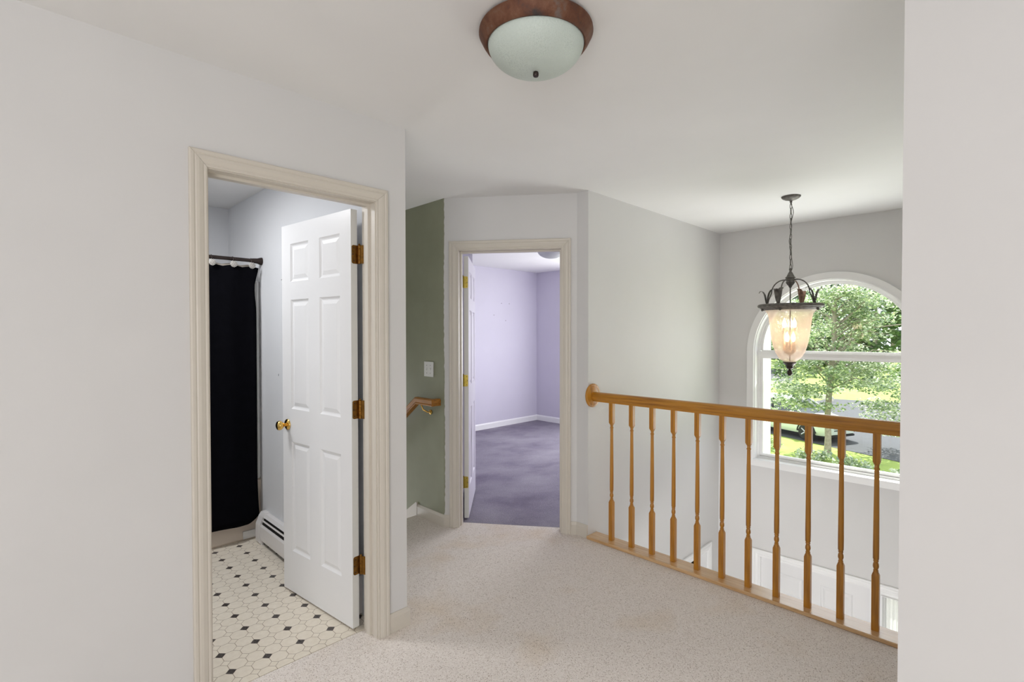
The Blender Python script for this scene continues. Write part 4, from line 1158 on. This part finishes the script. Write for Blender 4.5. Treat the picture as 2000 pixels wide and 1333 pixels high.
for x, s in ((1.33, -1), (1.33, 1), (-1.33, -1), (-1.33, 1)):
    if w0 is None:
        b = MB(); b.lathe([(.20, -.10), (.30, -.10), (.335, -.07), (.335, .07), (.30, .10), (.20, .10), (.18, .06), (.18, -.06)], n=28, axis='y'); w0 = b.build('wheel', M['tyre'], car, smooth=40)
        b = MB()
        for k in range(5):
            a = 2 * PI * k / 5; b.tube([(.03 * math.cos(a), -.085, .03 * math.sin(a)), (.21 * math.cos(a), -.09, .21 * math.sin(a))], .028, 6)
        b.lathe([(.21, -.095), (.225, -.095), (.225, .09), (.21, .09)], n=28, axis='y'); b.lathe([(.05, -.10), (.05, -.05)], n=14, axis='y')
        b.build('hub', M['alloy'], w0, smooth=40); w0.location = (x, s * .83, .335)
    else:
        c = copy_tree(w0, car); c.location = (x, s * .83, .335)
        if s > 0: c.rotation_euler = (0, 0, PI)
for x in (1.33, -1.33):
    for s in (-1, 1):
        b = MB(); b.tube([(x + .375 * math.cos(a), s * .885, .335 + .375 * math.sin(a)) for a in [PI * q / 14 for q in range(15)]], .045, 6); b.build('wheel_arch', M['tyre'], car, smooth=60)

# ------------------------------------------------------------------ camera
yaw, pitch, roll = math.radians(44.952), math.radians(-0.888), math.radians(-0.0525)
fwd = Vector((math.cos(yaw) * math.cos(pitch), math.sin(yaw) * math.cos(pitch), math.sin(pitch)))
rgt = Vector((math.sin(yaw), -math.cos(yaw), 0)); upv = rgt.cross(fwd)
R_ = rgt * math.cos(roll) + upv * math.sin(roll); U_ = -rgt * math.sin(roll) + upv * math.cos(roll)
cd = bpy.data.cameras.new('camera'); cam = bpy.data.objects.new('camera', cd); COL.objects.link(cam)
cd.sensor_fit = 'HORIZONTAL'; cd.sensor_width = 36.0; cd.lens = 36.0 * 988.99 / 2000.0
cd.clip_start = .05; cd.clip_end = 400
m = Matrix.Identity(4)
for r_ in range(3):
    m[r_][0] = R_[r_]; m[r_][1] = U_[r_]; m[r_][2] = -fwd[r_]
m[0][3], m[1][3], m[2][3] = 0, 0, 1.444
cam.matrix_world = m
S.camera = cam

# ------------------------------------------------------------------ light
def area(name, loc, target, sx, sy, power, col=(1, 1, 1)):
    l = bpy.data.lights.new(name, 'AREA'); l.shape = 'RECTANGLE'; l.size = sx; l.size_y = sy; l.energy = power; l.color = col
    o = bpy.data.objects.new(name, l); COL.objects.link(o); o.location = loc
    o.rotation_euler = (Vector(target) - Vector(loc)).to_track_quat('-Z', 'Y').to_euler()
    return o
sun = bpy.data.lights.new('sun', 'SUN'); sun.energy = 7.0; sun.angle = math.radians(.6); sun.color = (1.0, .965, .91)
so = bpy.data.objects.new('sun', sun); COL.objects.link(so)
sd = Vector((.870 * .57, .493 * .57, .82)).normalized()
so.rotation_euler = (-sd).to_track_quat('-Z', 'Y').to_euler(); so.location = (30, 20, 30)

area('hall_fill_light', (-2.9, -1.9, 1.30), (1.5, 1.5, 1.75), 2.4, 1.9, 72, (.985, .99, 1.0))  # added fill behind the camera; no window stands there
area('lower_fill_light', (-1.0, .4, -1.45), (5, 1.1, .9), 2.2, 1.7, 116, (.985, .99, 1.0))  # added fill under the landing, brightens the front wall
area('bedroom_window_light', (XBP - .02, (BW0 + BW1) / 2, 1.42), (3, 3.9, 1.2), 1.5, 1.3, 47, (.97, .98, 1.0))
area('bathroom_fill_light', (.35, 3.25, HC - .03), (.35, 3.25, 0), .35, .35, 15, (.97, .98, 1.0))  # added overhead fill for the bathroom, no fixture there
fl = area('foyer_window_light', (XF - .02, WY, .85), (3.4, 1.1, 2.44), 1.25, 1.5, 9, (.98, .99, 1.0)); fl.data.spread = math.radians(115)
area('stair_fill_light', (1.85, 6.15, .5), (1.85, 2.5, 1.6), .75, 1.1, 22, (.985, .99, 1.0))  # added fill at the stair end, lifts the green wall and bedroom doorway

w = bpy.data.worlds.new('sky'); S.world = w; w.use_nodes = True
nt = w.node_tree; bg = nt.nodes['Background']
bg.inputs['Color'].default_value = (.91, .93, 1.0, 1); bg.inputs['Strength'].default_value = 1.85

# ------------------------------------------------------------------ view
S.view_settings.view_transform = 'Standard'; S.view_settings.look = 'None'
S.view_settings.gamma = 1.0; S.view_settings.use_curve_mapping = False; S.view_settings.exposure = 0.40
S.cycles.use_denoising = True
S.cycles.max_bounces = 10; S.cycles.diffuse_bounces = 6; S.cycles.transparent_max_bounces = 24
S.cycles.sample_clamp_indirect = 6.0
S.cycles.caustics_reflective = False; S.cycles.caustics_refractive = False
